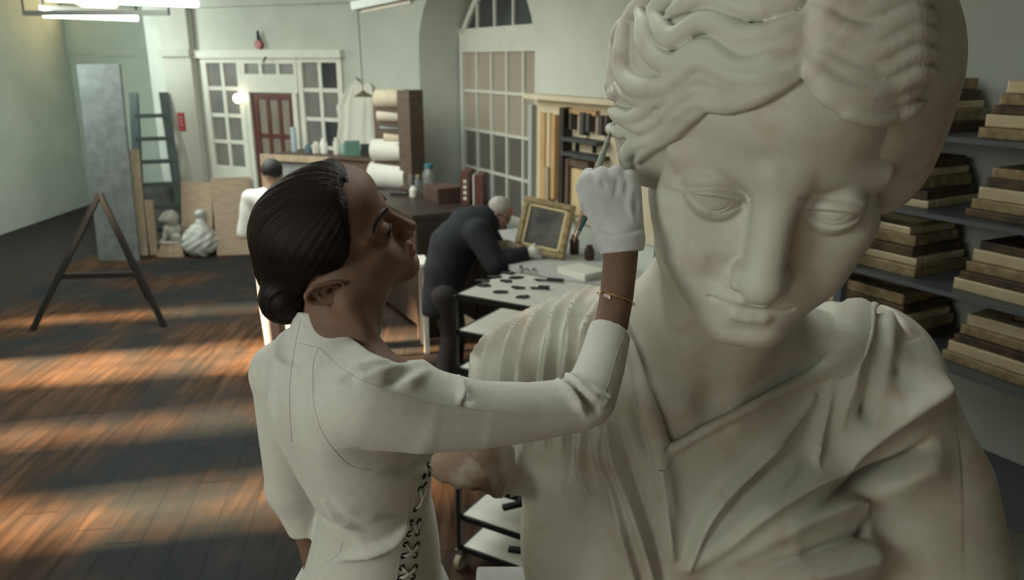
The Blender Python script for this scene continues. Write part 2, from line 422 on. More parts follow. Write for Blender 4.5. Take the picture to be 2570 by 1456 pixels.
def build_room():
    fm = floor_material()
    # floor: subfloor and boards
    fl = struct(MB().box((-1.5, 5.5, -.06), (15, 17, .1)).build('floor', mat('subfloor', (.016, .011, .009), rough=.9)))
    rnd = random.Random(4); ang = .16; ca, sa = math.cos(ang), math.sin(ang); wd = .19
    meshes = [MB().box((0, 0, -.001), (wd - .0018, L, .016)).mesh('floorboard') for L in (1.8, 2.4, 3.0)]
    for me in meshes: me.materials.append(fm)
    for i in range(-22, 15):
        v = 2.2 - rnd.random() * 2
        while v < 12.5:
            k = rnd.randrange(3); L = (1.8, 2.4, 3.0)[k]; c = v + L / 2; u = i * wd
            x, y = u * ca - c * sa + .2, u * sa + c * ca
            v += L + .005
            if y > 13.4 or x < -7.0: continue
            o = bpy.data.objects.new('floorboard', meshes[k]); COL.objects.link(o); o.parent = fl; o.location = (x, y, 0); o.rotation_euler = (0, 0, ang)
    # walls
    sL = wall1(498, 200)[0]
    m = MB(); wbox(m, KC, U1, N1, 0, sL + .9, 0, CEIL, -.3, 0); struct(m.build('wall_back', plaster))
    # further bay on the left, set back, and the pilaster between
    bay = -1.5
    m = MB(); wbox(m, KC, U1, N1, sL + .3, sL + 6.5, 0, CEIL, bay - .3, bay); struct(m.build('wall_bay', mat('bay_plaster', (.48, .55, .49), (.54, .60, .54), rough=.9, scale=1.5)))
    p0, p1 = wall1(487, 230, .12)[0], wall1(418, 230, .12)[0]
    m = MB(); wbox(m, KC, U1, N1, p0, p1, 0, CEIL, -1.5, .12); wbox(m, KC, U1, N1, p0 - .03, p1 + .03, wall1(450, 142, .12)[1], wall1(450, 124, .12)[1], -1.5, .17); struct(m.build('wall_pilaster', mat('pilaster_plaster', (.44, .44, .39), (.50, .50, .45), rough=.9, scale=2)))
    m = MB(); wbox(m, KC, U1, N1, 0, sL + .35, CEIL - .42, CEIL - .30, 0, .07); wbox(m, KC, U1, N1, 0, sL + .35, CEIL - .30, CEIL - .22, 0, .14); struct(m.build('trim_1', plaster))
    m = MB(); wbox(m, KC, U1, N1, p1, sL + 6, wall1(350, 142, bay)[1], wall1(350, 134, bay)[1], bay, bay + .04); struct(m.build('trim_2', plaster))
    # window wall with its arched opening
    tA, tB = .02, 2.66; zs = 2.62; rad = (tB - tA) / 2; tc = (tA + tB) / 2
    pts = [(tA, 0)] + [(tA, zs)]
    arch = [(tc - rad * math.cos(a), zs + rad * .72 * math.sin(a)) for a in np.linspace(0, math.pi, 21)]
    poly = [(-.2, 0), (tA, 0)] + arch + [(tB, 0), (8.6, 0), (8.6, CEIL), (-.2, CEIL)]
    m = MB()
    # wall pieces around the opening, thick
    T_ = .58
    def piece(pl): m.prism(pl, KC, U2, ZUP, -N2, T_)
    piece([(0, 0), (tA, 0), (tA, CEIL), (0, CEIL)]); piece([(tB, 0), (8.6, 0), (8.6, CEIL), (tB, CEIL)])
    for a, b in zip(arch[:-1], arch[1:]): piece([a, b, (b[0], CEIL), (a[0], CEIL)])
    piece([(tA, 0), (tB, 0), (tB, .86), (tA, .86)])
    struct(m.build('wall_right', plaster))
    # the window in the arch: tall casement of four columns and a fanlight
    O2 = KC - N2 * .56
    zt = wall2(1250, 130, -.55)[1]; z4 = wall2(1250, 433, -.55)[1]; ph = (zt - z4) / 3
    daylit_glass = mat('ribbed_glass_daylit', (.24, .21, .165), (.33, .29, .23), rough=.35, scale=1.2, stretch=(1, 1, .3), emit=(1, .82, .58), estr=.03)  # upper panes glow faintly, standing in for daylight behind the glass
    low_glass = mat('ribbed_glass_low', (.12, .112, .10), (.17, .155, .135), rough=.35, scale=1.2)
    t0 = wall2(1171, 250, -.55)[0]; t1 = t0 + 6 * (wall2(1336, 250, -.55)[0] - t0) / 4.25
    glazed('window_1', O2, U2, N2, t0 - .07, min(t1, tB + .1), .80, zt + .26, z4 - 1.0 * ph, zt, 6, 4, white_paint, low_glass, fr=.07, bar=.032, d=.06, gms={(i, j): daylit_glass for i in range(6) for j in (2, 3)})
    zf = wall2(1260, 78, -.55)[1]
    fan = MB(); r2 = rad - .02; zb = zf
    for k, (a, b) in enumerate(zip(np.linspace(0, math.pi, 13)[:-1], np.linspace(0, math.pi, 13)[1:])):
        pr = lambda t, r: (tc - r * math.cos(t) * 1.0, max(zb, zs - .1 + r * .72 * math.sin(t)))
        q = [pr(a, r2), pr(b, r2), pr(b, r2 - .09), pr(a, r2 - .09)]
        fan.prism(q, O2, U2, ZUP, N2, .06)
    fr_ = struct(fan.build('window_2', white_paint))
    r3 = r2 - .05
    edges = np.linspace(tc - r3, tc + r3, 7)
    zz = lambda t: zs - .1 + .72 * math.sqrt(max(r3 * r3 - (t - tc) ** 2, 0))
    for a, b in zip(edges[:-1], edges[1:]):
        tt = np.linspace(a + .012, b - .012, 6); pl = [(a + .012, zb), (b - .012, zb)] + [(t, max(zb + .001, zz(t))) for t in tt[::-1]]
        MB().prism(pl, O2 + N2 * .01, U2, ZUP, N2, .012).build('pane', dark_glass, fr_)
    for t in edges[1:-1]: wbox(MB(), O2, U2, N2, t - .015, t + .015, zb, zz(t), .005, .05).build('glazing_bar', white_paint, fr_)
    # ceiling, left wall with tall windows (out of the picture) that let the sun in
    struct(MB().box((-1.5, 5.0, CEIL + .08), (15, 17, .16)).build('ceiling', mat('ceiling_paint', (.46, .50, .45), rough=.9)))
    lw = MB(); X = -7.9; wins = [(2.55, 3.05), (3.85, 4.2), (5.0, 5.7), (6.7, 7.0)]; z0, z1 = 1.15, 3.1
    ys = [-3.0] + [v for w_ in wins for v in w_] + [14.5]
    for a, b in zip(ys[::2], ys[1::2]): lw.box((X, (a + b) / 2, CEIL / 2), (.3, b - a, CEIL))
    for a, b in wins: lw.box((X, (a + b) / 2, z0 / 2), (.3, b - a, z0)); lw.box((X, (a + b) / 2, (z1 + CEIL) / 2), (.3, b - a, CEIL - z1))
    struct(lw.build('wall_left', plaster))
    for k, (a, b) in enumerate(wins):
        f = MB()
        for t in np.linspace(a + .02, b - .02, 4): f.box((X, t, (z0 + z1) / 2), (.05, .045, z1 - z0))
        for z in np.linspace(z0 + .02, z1 - .02, 5): f.box((X, (a + b) / 2, z), (.05, b - a, .045))
        struct(f.build('window_%d' % (k + 3), white_paint))
    # ---- doors in the back wall
    O = KC
    zT = wall1(690, 146)[1]
    def S(px, py=250): return wall1(px, py)[0]
    z = lambda px, py: wall1(px, py)[1]
    m = MB(); wbox(m, O, U1, N1, S(868, 200), S(500, 200), zT, zT + .10, 0, .09); struct(m.build('trim_3', white_paint))
    glazed('door_1', O, U1, N1, wall1(612, 160)[0], wall1(510, 160)[0], 0, zT, z(560, 414), z(560, 158), 2, 4, white_paint, dull_glass, fr=.09, bar=.05)
    glazed('window_7', O, U1, N1, wall1(750, 170)[0], wall1(612, 170)[0], z(680, 232), zT, z(680, 186), z(680, 160), 3, 1, white_paint, dull_glass, fr=.05, bar=.05)
    glazed('door_3', O, U1, N1, wall1(862, 170)[0], wall1(752, 170)[0], 0, zT, z(810, 365) - .36, z(810, 157), 2, 4, white_paint, dull_glass, fr=.07, bar=.05, gms={(0, j): dark_glass for j in (1, 3)})
    red = mat('maroon_paint', (.085, .022, .020), (.11, .03, .026), rough=.45, scale=5)
    d2 = glazed('door_2', O, U1, N1, wall1(748, 300)[0], wall1(640, 300)[0], 0, z(690, 236), .62, z(690, 250), 3, 3, red, mat('cream_glass', (.20, .18, .15), (.26, .23, .19), rough=.3), fr=.10, bar=.06, d=.035)
    MB().tube([O + U1 * (wall1(738, 300)[0]) + N1 * .02 + ZUP * 1.02, O + U1 * (wall1(738, 300)[0]) + N1 * .09 + ZUP * 1.02], .025, 10).build('door_knob', mat('brass', (.4, .28, .1), rough=.3, metal=1), d2, True)
    m = MB(); sA, sB = wall1(752, 300)[0], wall1(634, 300)[0]; wbox(m, O, U1, N1, sA - .03, sA + .04, 0, z(690, 233), 0, .07); wbox(m, O, U1, N1, sB - .04, sB + .03, 0, z(690, 233), 0, .07); struct(m.build('trim_4', white_paint))
# ---------------------------------------------------------------- a head in millimetres: x to its right, y forward, z up, eye level z = 0
def head_sdf(P, o):
    g = o.get; zs = g('zs', 1.0)
    if zs != 1.0: P = P.copy(); P[:, 1] += g('prog', 0) * np.minimum(P[:, 2], 0); P[:, 2] = np.where(P[:, 2] < 0, P[:, 2] / zs, P[:, 2])
    A = P.copy(); A[:, 0] = np.abs(A[:, 0]); f = np.float32
    cz = g('chin_dz', 0); lp = g('lip', 1.0)
    d = ell(P, (0, g('skull_y', -8), 30), (g('skull_w', 74), g('skull_l', 94), g('skull_h', 84)))
    d = smin(d, ell(P, (0, 22, -28), (g('face_w', 62), 66, 84 - cz)), 22)
    d = smin(d, ell(P, (0, 38, 44), (60, 56, g('brow_h', 48))), 18)
    d = smin(d, chain(A, [(g('jaw_w', 56), 4, -45), (g('jaw_w', 56) - 9, 33, -84 + cz), (14, 74, -102 + cz)], [15, 14, 14], 8), 20)
    d = smin(d, ell(P, (0, 79, -99 + cz), (20, 17, 16)), 14)
    d = smin(d, ell(A, (44, 56, -24), (21, 23, 19)), 20)
    d = smin(d, ell(A, (33, 62, -54), (21, 21, 22)), 22)
    d = smin(d, cone(A, (8, 84, 15), (55, 60, 13), 10.5, 8.5), 13)
    d = ssub(d, ell(A, (33, 93, -4), (g('sock_w', 20), 14, g('sock_h', 11.5))), 9)
    ez = -3.0
    eb = np.sqrt(((A - np.array((32, g('eye_y', 75), ez), f)) ** 2).sum(1))
    xs = A[:, 0] - 32
    lc = g('lid_c', .022); up = g('lid_u', 2.2) - lc * xs ** 2 + .03 * xs; lw = -g('lid_l', 6.2) + lc * xs ** 2 + .03 * xs; er = g('eye_r', 14.0)
    zz = A[:, 2] - ez
    lid = smin(smax(eb - er - 2.4, up - zz, 1.4), smax(eb - er - 1.8, zz - lw, 1.4), 1.0)
    d = smin(d, eb - er, 1.0)
    d = smin(d, lid, 2.5)
    # nose
    d = smin(d, cone(P, (0, 80, 2), (0, 92, g('nose_z', -38) - 3), 7, 10), 8)
    nb = g('nose_bridge', 88)
    d = smin(d, cone(P, (0, nb, 14), (0, g('nose_y', 107), g('nose_z', -38)), g('nose_r', 8.0), g('nose_r2', 9.0)), g('nose_k', 9))
    d = smin(d, np.sqrt(((P - np.array((0, g('nose_y', 107) + 1.5, g('nose_z', -38) - 3), f)) ** 2).sum(1)) - g('tip_r', 10.5), 6)
    d = smin(d, ell(A, (g('wing', 12.5), 98, g('nose_z', -38) - 7), (g('wing_r', 7.0), 10.5, 8)), 4.5)
    d = ssub(d, ell(A, (6, 103, g('nose_z', -38) - 16.5), (3.6, 6, 3.6)), 2)
    # mouth
    d = smin(d, ell(P, (0, 69, -68), (35, 26, 26)), 14)
    d = smin(d, chain(A, [(0, 94.5, -63.8), (6, 94.8, -62.6), (24, 82.5, -68)], [4.6 * lp, 4.8 * lp, 1.2], 2), 3.5)
    d = smin(d, chain(A, [(0, 94.0, -75.6), (8, 92.8, -75), (21, 83, -71)], [6.2 * lp, 6.0 * lp, 1.5], 2), 3.5)
    d = ssub(d, chain(A, [(0, 101.5, -69.2), (12, 98, -68.4), (25, 88.5, -69)], [1.5, 1.3, .7]), 2)
    d = ssub(d, ell(P, (0, 102, -87), (19, 8, 5.5)), 6)
    d = ssub(d, cone(P, (0, 100.5, -55), (0, 101, -61), 2.0, 2.4), 4)
    return d
def frame_fn(R, o, s):             # world -> head millimetres
    R = np.asarray(R, np.float32); o = np.asarray(o, np.float32)
    def to(P): return (P - o) @ R * (1000.0 / s)
    return to
def back_fn(R, o, s):
    R = np.asarray(R); o = np.asarray(o)
    return lambda M: np.asarray(M, float) @ R.T * (s / 1000.0) + o
# ================================================================ the marble statue
SS = 2.3
SR = np.array([[-0.9759278, -0.2175116, 0.0159244], [0.1984828, -0.9160620, -0.3484751], [0.0903851, -0.3369258, 0.9371828]])
SO = np.array([0.38521, 1.18969, 2.43783])
s_to = frame_fn(SR, SO, SS); s_back = back_fn(SR, SO, SS); SK = SS / 1000
NOTCH = np.array([.35, 1.30, 1.985])
s_opt = dict(lid_u=4.6, lid_l=7.0, lid_c=.0165, eye_r=17.5, eye_y=71.5, sock_w=24, sock_h=13, wing_r=5.2, nose_bridge=89, nose_r=11.0, nose_r2=11, nose_k=12, tip_r=12, wing=12.5, chin_dz=8, jaw_w=54, lip=.72, face_w=63)
def T(*p): return NOTCH + np.array(p)
def statue_torso(P):
    d = ell(P, T(0.02, .17, -.36), (.33, .215, .42))
    d = smin(d, chain(P, [T(-.31, .19, -.10), T(-.1, .15, -.085), T(.1, .15, -.075), T(.37, .19, -.06)], [.10, .115, .115, .105]), .10)
    d = smin(d, cone(P, T(-.04, .14, .07), T(-.26, .19, -.02), .11, .095), .08)
    d = smin(d, cone(P, T(.06, .13, .06), T(.33, .19, -.03), .10, .08), .08)
    d = smin(d, ell(P, T(-.15, .06, -.41), (.155, .15, .16)), .09)
    d = smin(d, ell(P, T(.20, .06, -.41), (.155, .15, .16)), .09)
    return d
def statue_arm(P):
    return chain(P, [T(-.29, .20, -.08), T(-.335, .21, -.19)], [.095, .09])
def statue_body(P):
    a, b = s_back([(0, -12, -60), (0, -38, -150)])
    nk = chain(P, [a, b, T(0, .14, -.04)], [.132, .128, .15], .05)
    # the two neck muscles that run to the pit of the throat
    l1, r1 = s_back([(52, -10, -55), (-52, -10, -55)])
    nk = smin(nk, cone(P, l1, T(-.03, .015, -.02), .034, .022), .045)
    nk = smin(nk, cone(P, r1, T(.03, .015, -.02), .034, .022), .045)
    d = smin(nk, statue_torso(P), .06)
    d = smin(d, cone(P, T(-.04, -.005, -.035), T(-.27, .10, .01), .020, .024), .04)
    d = smin(d, cone(P, T(.04, -.005, -.035), T(.27, .10, .015), .020, .024), .04)
    d = ssub(d, ell(P, T(0, -.06, -.01), (.03, .04, .035)), .03)
    return d
def statue_skin(P):
    return smin(only_near(P, SO + np.array([0, .04, .0]), .40, lambda Q: head_sdf(s_to(Q), s_opt) * SK), statue_body(P), .045)
marble = None
def make_marble():
    m = bpy.data.materials.new('aged_marble'); m.use_nodes = True; nt = m.node_tree; L = nt.links; b = nt.nodes['Principled BSDF']
    tc = nt.nodes.new('ShaderNodeTexCoord')
    def noise(sc, det, rough=.55, dist=0):
        n = nt.nodes.new('ShaderNodeTexNoise'); n.inputs['Scale'].default_value = sc; n.inputs['Detail'].default_value = det
        n.inputs['Roughness'].default_value = rough; n.inputs['Distortion'].default_value = dist; L.new(tc.outputs['Object'], n.inputs['Vector']); return n
    def ramp(n, a, b_):
        r = nt.nodes.new('ShaderNodeMapRange'); r.inputs[1].default_value = a; r.inputs[2].default_value = b_; L.new(n.outputs['Fac'], r.inputs[0]); return r
    def mix(fac, c1, c2):
        x = nt.nodes.new('ShaderNodeMix'); x.data_type = 'RGBA'; L.new(fac, x.inputs[0])
        for i, c in ((6, c1), (7, c2)):
            if isinstance(c, tuple): x.inputs[i].default_value = (*c, 1)
            else: L.new(c, x.inputs[i])
        return x.outputs[2]
    base = mix(ramp(noise(4.5, 5), .35, .65).outputs[0], (.485, .485, .415), (.60, .60, .53))
    st = nt.nodes.new('ShaderNodeMath'); st.operation = 'MULTIPLY'; L.new(ramp(noise(3.1, 6, .62, .4), .48, .70).outputs[0], st.inputs[0]); st.inputs[1].default_value = .55
    col = mix(st.outputs[0], base, (.31, .225, .16))
    s2 = nt.nodes.new('ShaderNodeMath'); s2.operation = 'MULTIPLY'; L.new(ramp(noise(9, 5, .6, .8), .54, .72).outputs[0], s2.inputs[0]); s2.inputs[1].default_value = .48
    col = mix(s2.outputs[0], col, (.42, .27, .19))
    L.new(col, b.inputs['Base Color'])
    b.inputs['Roughness'].default_value = .52; b.inputs['Specular IOR Level'].default_value = .35
    bp = nt.nodes.new('ShaderNodeBump'); bp.inputs['Strength'].default_value = .12; bp.inputs['Distance'].default_value = .003
    L.new(noise(55, 5).outputs['Fac'], bp.inputs['Height']); L.new(bp.outputs[0], b.inputs['Normal'])
    return m

def subdiv_region(V, Q, mask):     # split the quads whose corners are all in mask; plain 4-way, closed with shared mid points
    sel = mask[Q].any(1); q = Q[sel]; rest = Q[~sel]
    E = np.concatenate([q[:, [0, 1]], q[:, [1, 2]], q[:, [2, 3]], q[:, [3, 0]]]); Es = np.sort(E, 1)
    key = Es[:, 0].astype(np.int64) * (len(V) + 1) + Es[:, 1]; u, inv = np.unique(key, return_inverse=True)
    first = np.zeros(len(u), int); first[inv] = np.arange(len(inv)); mid = (V[Es[first, 0]] + V[Es[first, 1]]) / 2
    n = len(q); m = inv.reshape(4, n) + len(V); c = len(V) + len(u) + np.arange(n); ctr = V[q].mean(1)
    V2 = np.concatenate([V, mid, ctr])
    new = np.concatenate([np.stack([q[:, i], m[i], c, m[(i + 3) % 4]], 1) for i in range(4)])
    return V2, np.concatenate([rest, new])

def strokes_px(V, Q, fn, items, dsh=2.0):
    """items: (pixel polyline, width m, height m, (taper0, taper1))"""
    N = vnormals(V, Q)
    for it, pl in zip(items, march_many(fn, [i[0] for i in items])):
        wd, hg = it[1:3]; tp = it[3] if len(it) > 3 else (.2, .2); sh = it[4] if len(it) > 4 else dsh
        V = stroke(V, N, pl, wd, hg, tp, sh)
    return V

def build_statue():
    global marble
    marble = make_marble()
    root = empty('marble_statue', (.37, 1.45, 0), label='colossal weathered marble statue of a draped woman with wavy hair, gazing down', cat='statue')
    # ---- face, neck and chest
    lo = s_back([(100, 130, -120), (-100, -110, 130)]); 
    V, Q = sdf_mesh(statue_skin, (.05, .84, 2.07), (.74, 1.42, 2.66), .0022)
    V = relax(V, Q, 1, .4)
    K = .001
    def arc(cx, cy, rx, ry, a0, a1, n=9): return [(cx + rx * math.cos(math.radians(a)), cy + ry * math.sin(math.radians(a))) for a in np.linspace(a0, a1, n)]
    it = [
        ([(1672, 462), (1720, 474), (1790, 474), (1850, 482), (1885, 500)], .006, -.0055, (.3, .3)),          # lid crease
        ([(1705, 482), (1745, 480), (1800, 479), (1850, 488), (1872, 505)], .005, .0030, (.3, .3)),
        ([(2010, 500), (2060, 496), (2110, 500), (2160, 512)], .006, -.005, (.3, .3)),
        ([(1770, 530), (1800, 540), (1840, 530)], .008, -.003, (.2, .2)),
        ([(1858, 640), (1832, 660), (1828, 690), (1850, 720)], .007, -.003, (.3, .3)),                        # nose wing
        ([(1838, 648), (1800, 690), (1775, 735)], .022, -.006, (.2, .2)),
    ]
    V = strokes_px(V, Q, statue_skin, it)
    V, Q = largest(V, Q)
    wparent(link('face', npmesh('face', V, Q), marble, None, True, label='smooth marble face with lowered eyes'), root)
    # ---- eyeballs with the carved iris and pupil
    gx, gz_ = np.meshgrid(np.linspace(-1, 1, 121), np.linspace(-1, 1, 121), indexing='ij'); n = 121
    for sx, (px, py) in ((1, (1797, 500)), (-1, (2097, 524))):
        c = np.array([32 * sx, s_opt.get('eye_y', 75), -3.0]); r = 17.65
        hit = s_to(march(statue_skin, [(px, py)]).astype(np.float32))[0]; gd = hit - c; gd = gd / np.linalg.norm(gd)
        rt = np.cross(gd, [0, 0, 1]); rt /= np.linalg.norm(rt); up = np.cross(rt, gd)
        a, b = gx * 16, gz_ * 16
        ir = np.hypot(a, b - .5); groove = -1.2 * np.exp(-((ir - 8.6) / .6) ** 2)
        pr = np.hypot(a, b - .2); ang = np.arctan2(b - .2, a)
        groove -= 1.7 * np.exp(-((pr - 2.4 - .25 * ang) / .75) ** 2) * (np.abs(ang + .4) < 2.3)
        rr = np.maximum(r * r - a * a - b * b, 1)
        dirv = (a[..., None] * rt + b[..., None] * up + np.sqrt(rr)[..., None] * gd) / r
        Pm = c + dirv * (r + groove)[..., None]
        q = np.arange(n * n).reshape(n, n); Qd = np.stack([q[:-1, :-1], q[1:, :-1], q[1:, 1:], q[:-1, 1:]], -1).reshape(-1, 4)
        o = link('eyeball', npmesh('eyeball', s_back(Pm.reshape(-1, 3)), Qd), marble, None, True); wparent(o, root)
    # ---- hair
    build_statue_hair(root)
    build_drapery(root)
    return root
def hz(*pts): return [(1480 + x / 3.034, y / 3.034) for x, y in pts]
S_LOCKS = [  # ridges of the carved waves, traced from the photograph; radius in metres
    (hz((1665, -60), (1500, 40), (1300, 90), (1100, 60), (950, 10), (800, 30), (650, 110)), 0.0213),
    (hz((1668, 130), (1500, 225), (1320, 285), (1160, 275), (1040, 215), (930, 185), (840, 195), (760, 245), (680, 300), (610, 280), (550, 190), (500, 95)), 0.0206),
    (hz((1655, 235), (1500, 330), (1340, 390), (1190, 385), (1090, 320), (1000, 235), (900, 205)), 0.0163),
    (hz((1640, 330), (1470, 440), (1310, 505), (1160, 520), (1050, 465), (960, 400), (870, 385), (780, 425), (690, 490), (600, 480), (510, 420), (450, 310), (435, 200), (410, 110)), 0.0206),
    (hz((1615, 470), (1460, 560), (1280, 610), (1110, 590), (1000, 530), (900, 480), (810, 500), (740, 570), (640, 640), (500, 675), (370, 650), (295, 560), (285, 400), (300, 220), (330, 130)), 0.0213),
    (hz((1600, 545), (1430, 640), (1230, 700), (1070, 670), (950, 610), (850, 590), (780, 640), (690, 710), (560, 755), (410, 755), (300, 715), (230, 640)), 0.0156),
    (hz((1560, 610), (1400, 690), (1240, 760), (1080, 765), (930, 715), (820, 690), (720, 740), (640, 820), (560, 900), (450, 960), (340, 950), (240, 900)), 0.0144),
    (hz((1240, 790), (1080, 810), (960, 800), (850, 780), (750, 830), (680, 890), (620, 970), (540, 1030), (420, 1070), (300, 1010)), 0.0144),
    (hz((890, 835), (800, 880), (710, 960), (630, 1030), (520, 1090), (430, 1150), (380, 1220)), 0.0125),
    (hz((540, 770), (420, 860), (300, 885), (210, 850), (150, 800)), 0.0163),
    (hz((420, 1075), (340, 1110), (300, 1180), (320, 1260)), 0.0163),
    (hz((280, 1000), (220, 990), (170, 960), (150, 900)), 0.0150),
    (hz((230, 700), (150, 760), (100, 830), (120, 880)), 0.0150),
    (hz((210, 690), (180, 560), (210, 420), (250, 280), (290, 190)), 0.0175),
    (hz((90, 680), (120, 590), (140, 460), (160, 340), (210, 300)), 0.0163),
    (hz((70, 760), (60, 620), (80, 500), (130, 360)), 0.0150),
    (hz((150, 1010), (200, 1060), (230, 1140), (270, 1220)), 0.0187),
    (hz((330, 140), (400, 60), (480, -20), (600, -80)), 0.0175),
    (hz((500, 95), (600, 20), (740, -40), (900, -70)), 0.0175),
    (hz((1690, -40), (1850, 60), (2030, 110), (2200, 60), (2380, 0), (2560, 20)), 0.0250),
    (hz((1690, 100), (1800, 220), (1950, 290), (2100, 295), (2230, 225), (2380, 150), (2540, 160)), 0.0250),
    (hz((1672, 230), (1800, 350), (1950, 425), (2100, 430), (2250, 355), (2400, 280), (2560, 290)), 0.0238),
    (hz((1655, 350), (1780, 480), (1930, 560), (2080, 570), (2230, 515), (2400, 430), (2560, 430)), 0.0225),
    (hz((1640, 460), (1740, 590), (1880, 680), (2050, 710), (2230, 665), (2400, 580), (2560, 570)), 0.0225),
    (hz((1690, 640), (1820, 740), (1950, 790), (2130, 790), (2300, 745), (2480, 690)), 0.0175),
    (hz((1890, 800), (2020, 860), (2160, 890), (2320, 860), (2480, 800)), 0.0175),
]
def hair_base(P):
    M = s_to(P)
    d = ell(M, (0, -16, 42), (103, 101, 94))
    d = smin(d, ell(np.abs(M) * np.array((1, 0, 0), np.float32) + M * np.array((0, 1, 1), np.float32), (74, -6, -2), (26, 42, 42)), 20)
    d = ssub(d, ell(M, (0, 112, -12), (70, 74, 72)), 5)
    d = smin(d, ell(M, (0, -118, 20), (44, 38, 40)), 18)       # knot at the back
    return d * SK
_locks = []
def statue_hair(P):
    d = hair_base(P)
    for pts, r, rs in _locks:
        d = bboxed(P, d, pts, r * 3, lambda Q, pts=pts, rs=rs: chain(Q, pts, rs), lambda a, b: smin(a, b, .004))
    return d
def strand_mat():
    m = marble.copy(); m.name = 'aged_marble_hair'; nt = m.node_tree; L = nt.links
    a = nt.nodes.new('ShaderNodeAttribute'); a.attribute_name = 'strand'
    def mth(op, x, y):
        n = nt.nodes.new('ShaderNodeMath'); n.operation = op
        for i, v in enumerate((x, y)):
            if v is None: continue
            if isinstance(v, (int, float)): n.inputs[i].default_value = v
            else: L.new(v, n.inputs[i])
        return n.outputs[0]
    h = mth('ADD', mth('SINE', mth('MULTIPLY', a.outputs['Fac'], 2 * math.pi / .0042), None), mth('MULTIPLY', mth('SINE', mth('MULTIPLY', a.outputs['Fac'], 2 * math.pi / .0091), None), 1.5))
    bp = nt.nodes.new('ShaderNodeBump'); bp.inputs['Strength'].default_value = .09; bp.inputs['Distance'].default_value = .0012
    b = nt.nodes['Principled BSDF']; old = b.inputs['Normal'].links[0].from_socket
    L.new(old, bp.inputs['Normal']); L.new(h, bp.inputs['Height']); L.new(bp.outputs[0], b.inputs['Normal'])
    return m
def build_statue_hair(root):
    both = lambda P: np.minimum(hair_base(P), statue_skin(P))
    for (px, r), p in zip(S_LOCKS, march_many(both, [l[0] for l in S_LOCKS], 4, start=.6)):
        r = r * .70
        # drop jumps off the silhouette
        keep = [p[0]]
        for q in p[1:]:
            if np.linalg.norm(q - keep[-1]) < .09: keep.append(q)
        p = np.array(keep)
        M = s_to(p.astype(np.float32)); c = np.array([0, -10, 30]); nrm = (M - c) / np.linalg.norm(M - c, axis=1)[:, None]
        p = s_back(M + nrm * (r * .48 / SK))
        n = len(p); t = np.linspace(0, 1, n); rs = r * np.interp(t, [0, .12, .85, 1], [.55, 1, 1, .55])
        _locks.append((p.astype(np.float32), r, [float(x) for x in rs]))
    c = s_back([(x, y, z) for x in (-128, 128) for y in (-165, 115) for z in (-75, 158)])
    V, Q = sdf_mesh(statue_hair, c.min(0), c.max(0), .0032)
    V = relax(V, Q, 1, .3)
    N = vnormals(V, Q); best = np.full(len(V), 1e9); st = V[:, 2] * .6 + V[:, 0] * .2
    for pts, r, rs in _locks:
        lo = pts.min(0) - r * 2; hi = pts.max(0) + r * 2; m = np.nonzero(np.all((V > lo) & (V < hi), axis=1))[0]
        if not len(m): continue
        d, t, near, dr = seg_dist(V[m], pts.astype(float)); lat = np.cross(dr, N[m]); lat /= np.maximum(np.linalg.norm(lat, axis=1), 1e-9)[:, None]
        off = ((V[m] - near) * lat).sum(1); k = d < np.minimum(best[m], r * 2)
        best[m[k]] = d[k]; st[m[k]] = off[k]
    me = npmesh('hair', V, Q); me.attributes.new('strand', 'FLOAT', 'POINT').data.foreach_set('value', st.astype(np.float32))
    o = link('hair', me, strand_mat(), None, True, label='carved wavy marble hair parted in the middle'); wparent(o, root)
def drape_base(P):
    d = smin(statue_body(P), statue_arm(P), .07)
    d = smin(d, chain(P, [T(.36, .17, -.06), T(.47, .12, -.28), T(.52, .05, -.56), T(.50, .04, -.8)], [.125, .14, .155, .15]), .09)
    d = smin(d, chain(P, [T(.02, .17, -.4), T(.02, .2, -.9)], [.24, .27]), .1)
    return d - .012
SKIN_PX = [(1512, 640), (1530, 740), (1556, 815), (1585, 880), (1602, 930), (1625, 1010), (1646, 1082), (1662, 1138), (1760, 1086), (1850, 1041), (1940, 992), (2040, 942), (2100, 908), (2126, 850), (2134, 790), (2122, 735), (2138, 690), (2120, 560), (1600, 560)]
def fz(*pts): return [(1500 + x / 1.876, 680 + y / 1.876) for x, y in pts]
def gz(*pts): return [(1060 + x / 2.619, 900 + y / 2.619) for x, y in pts]
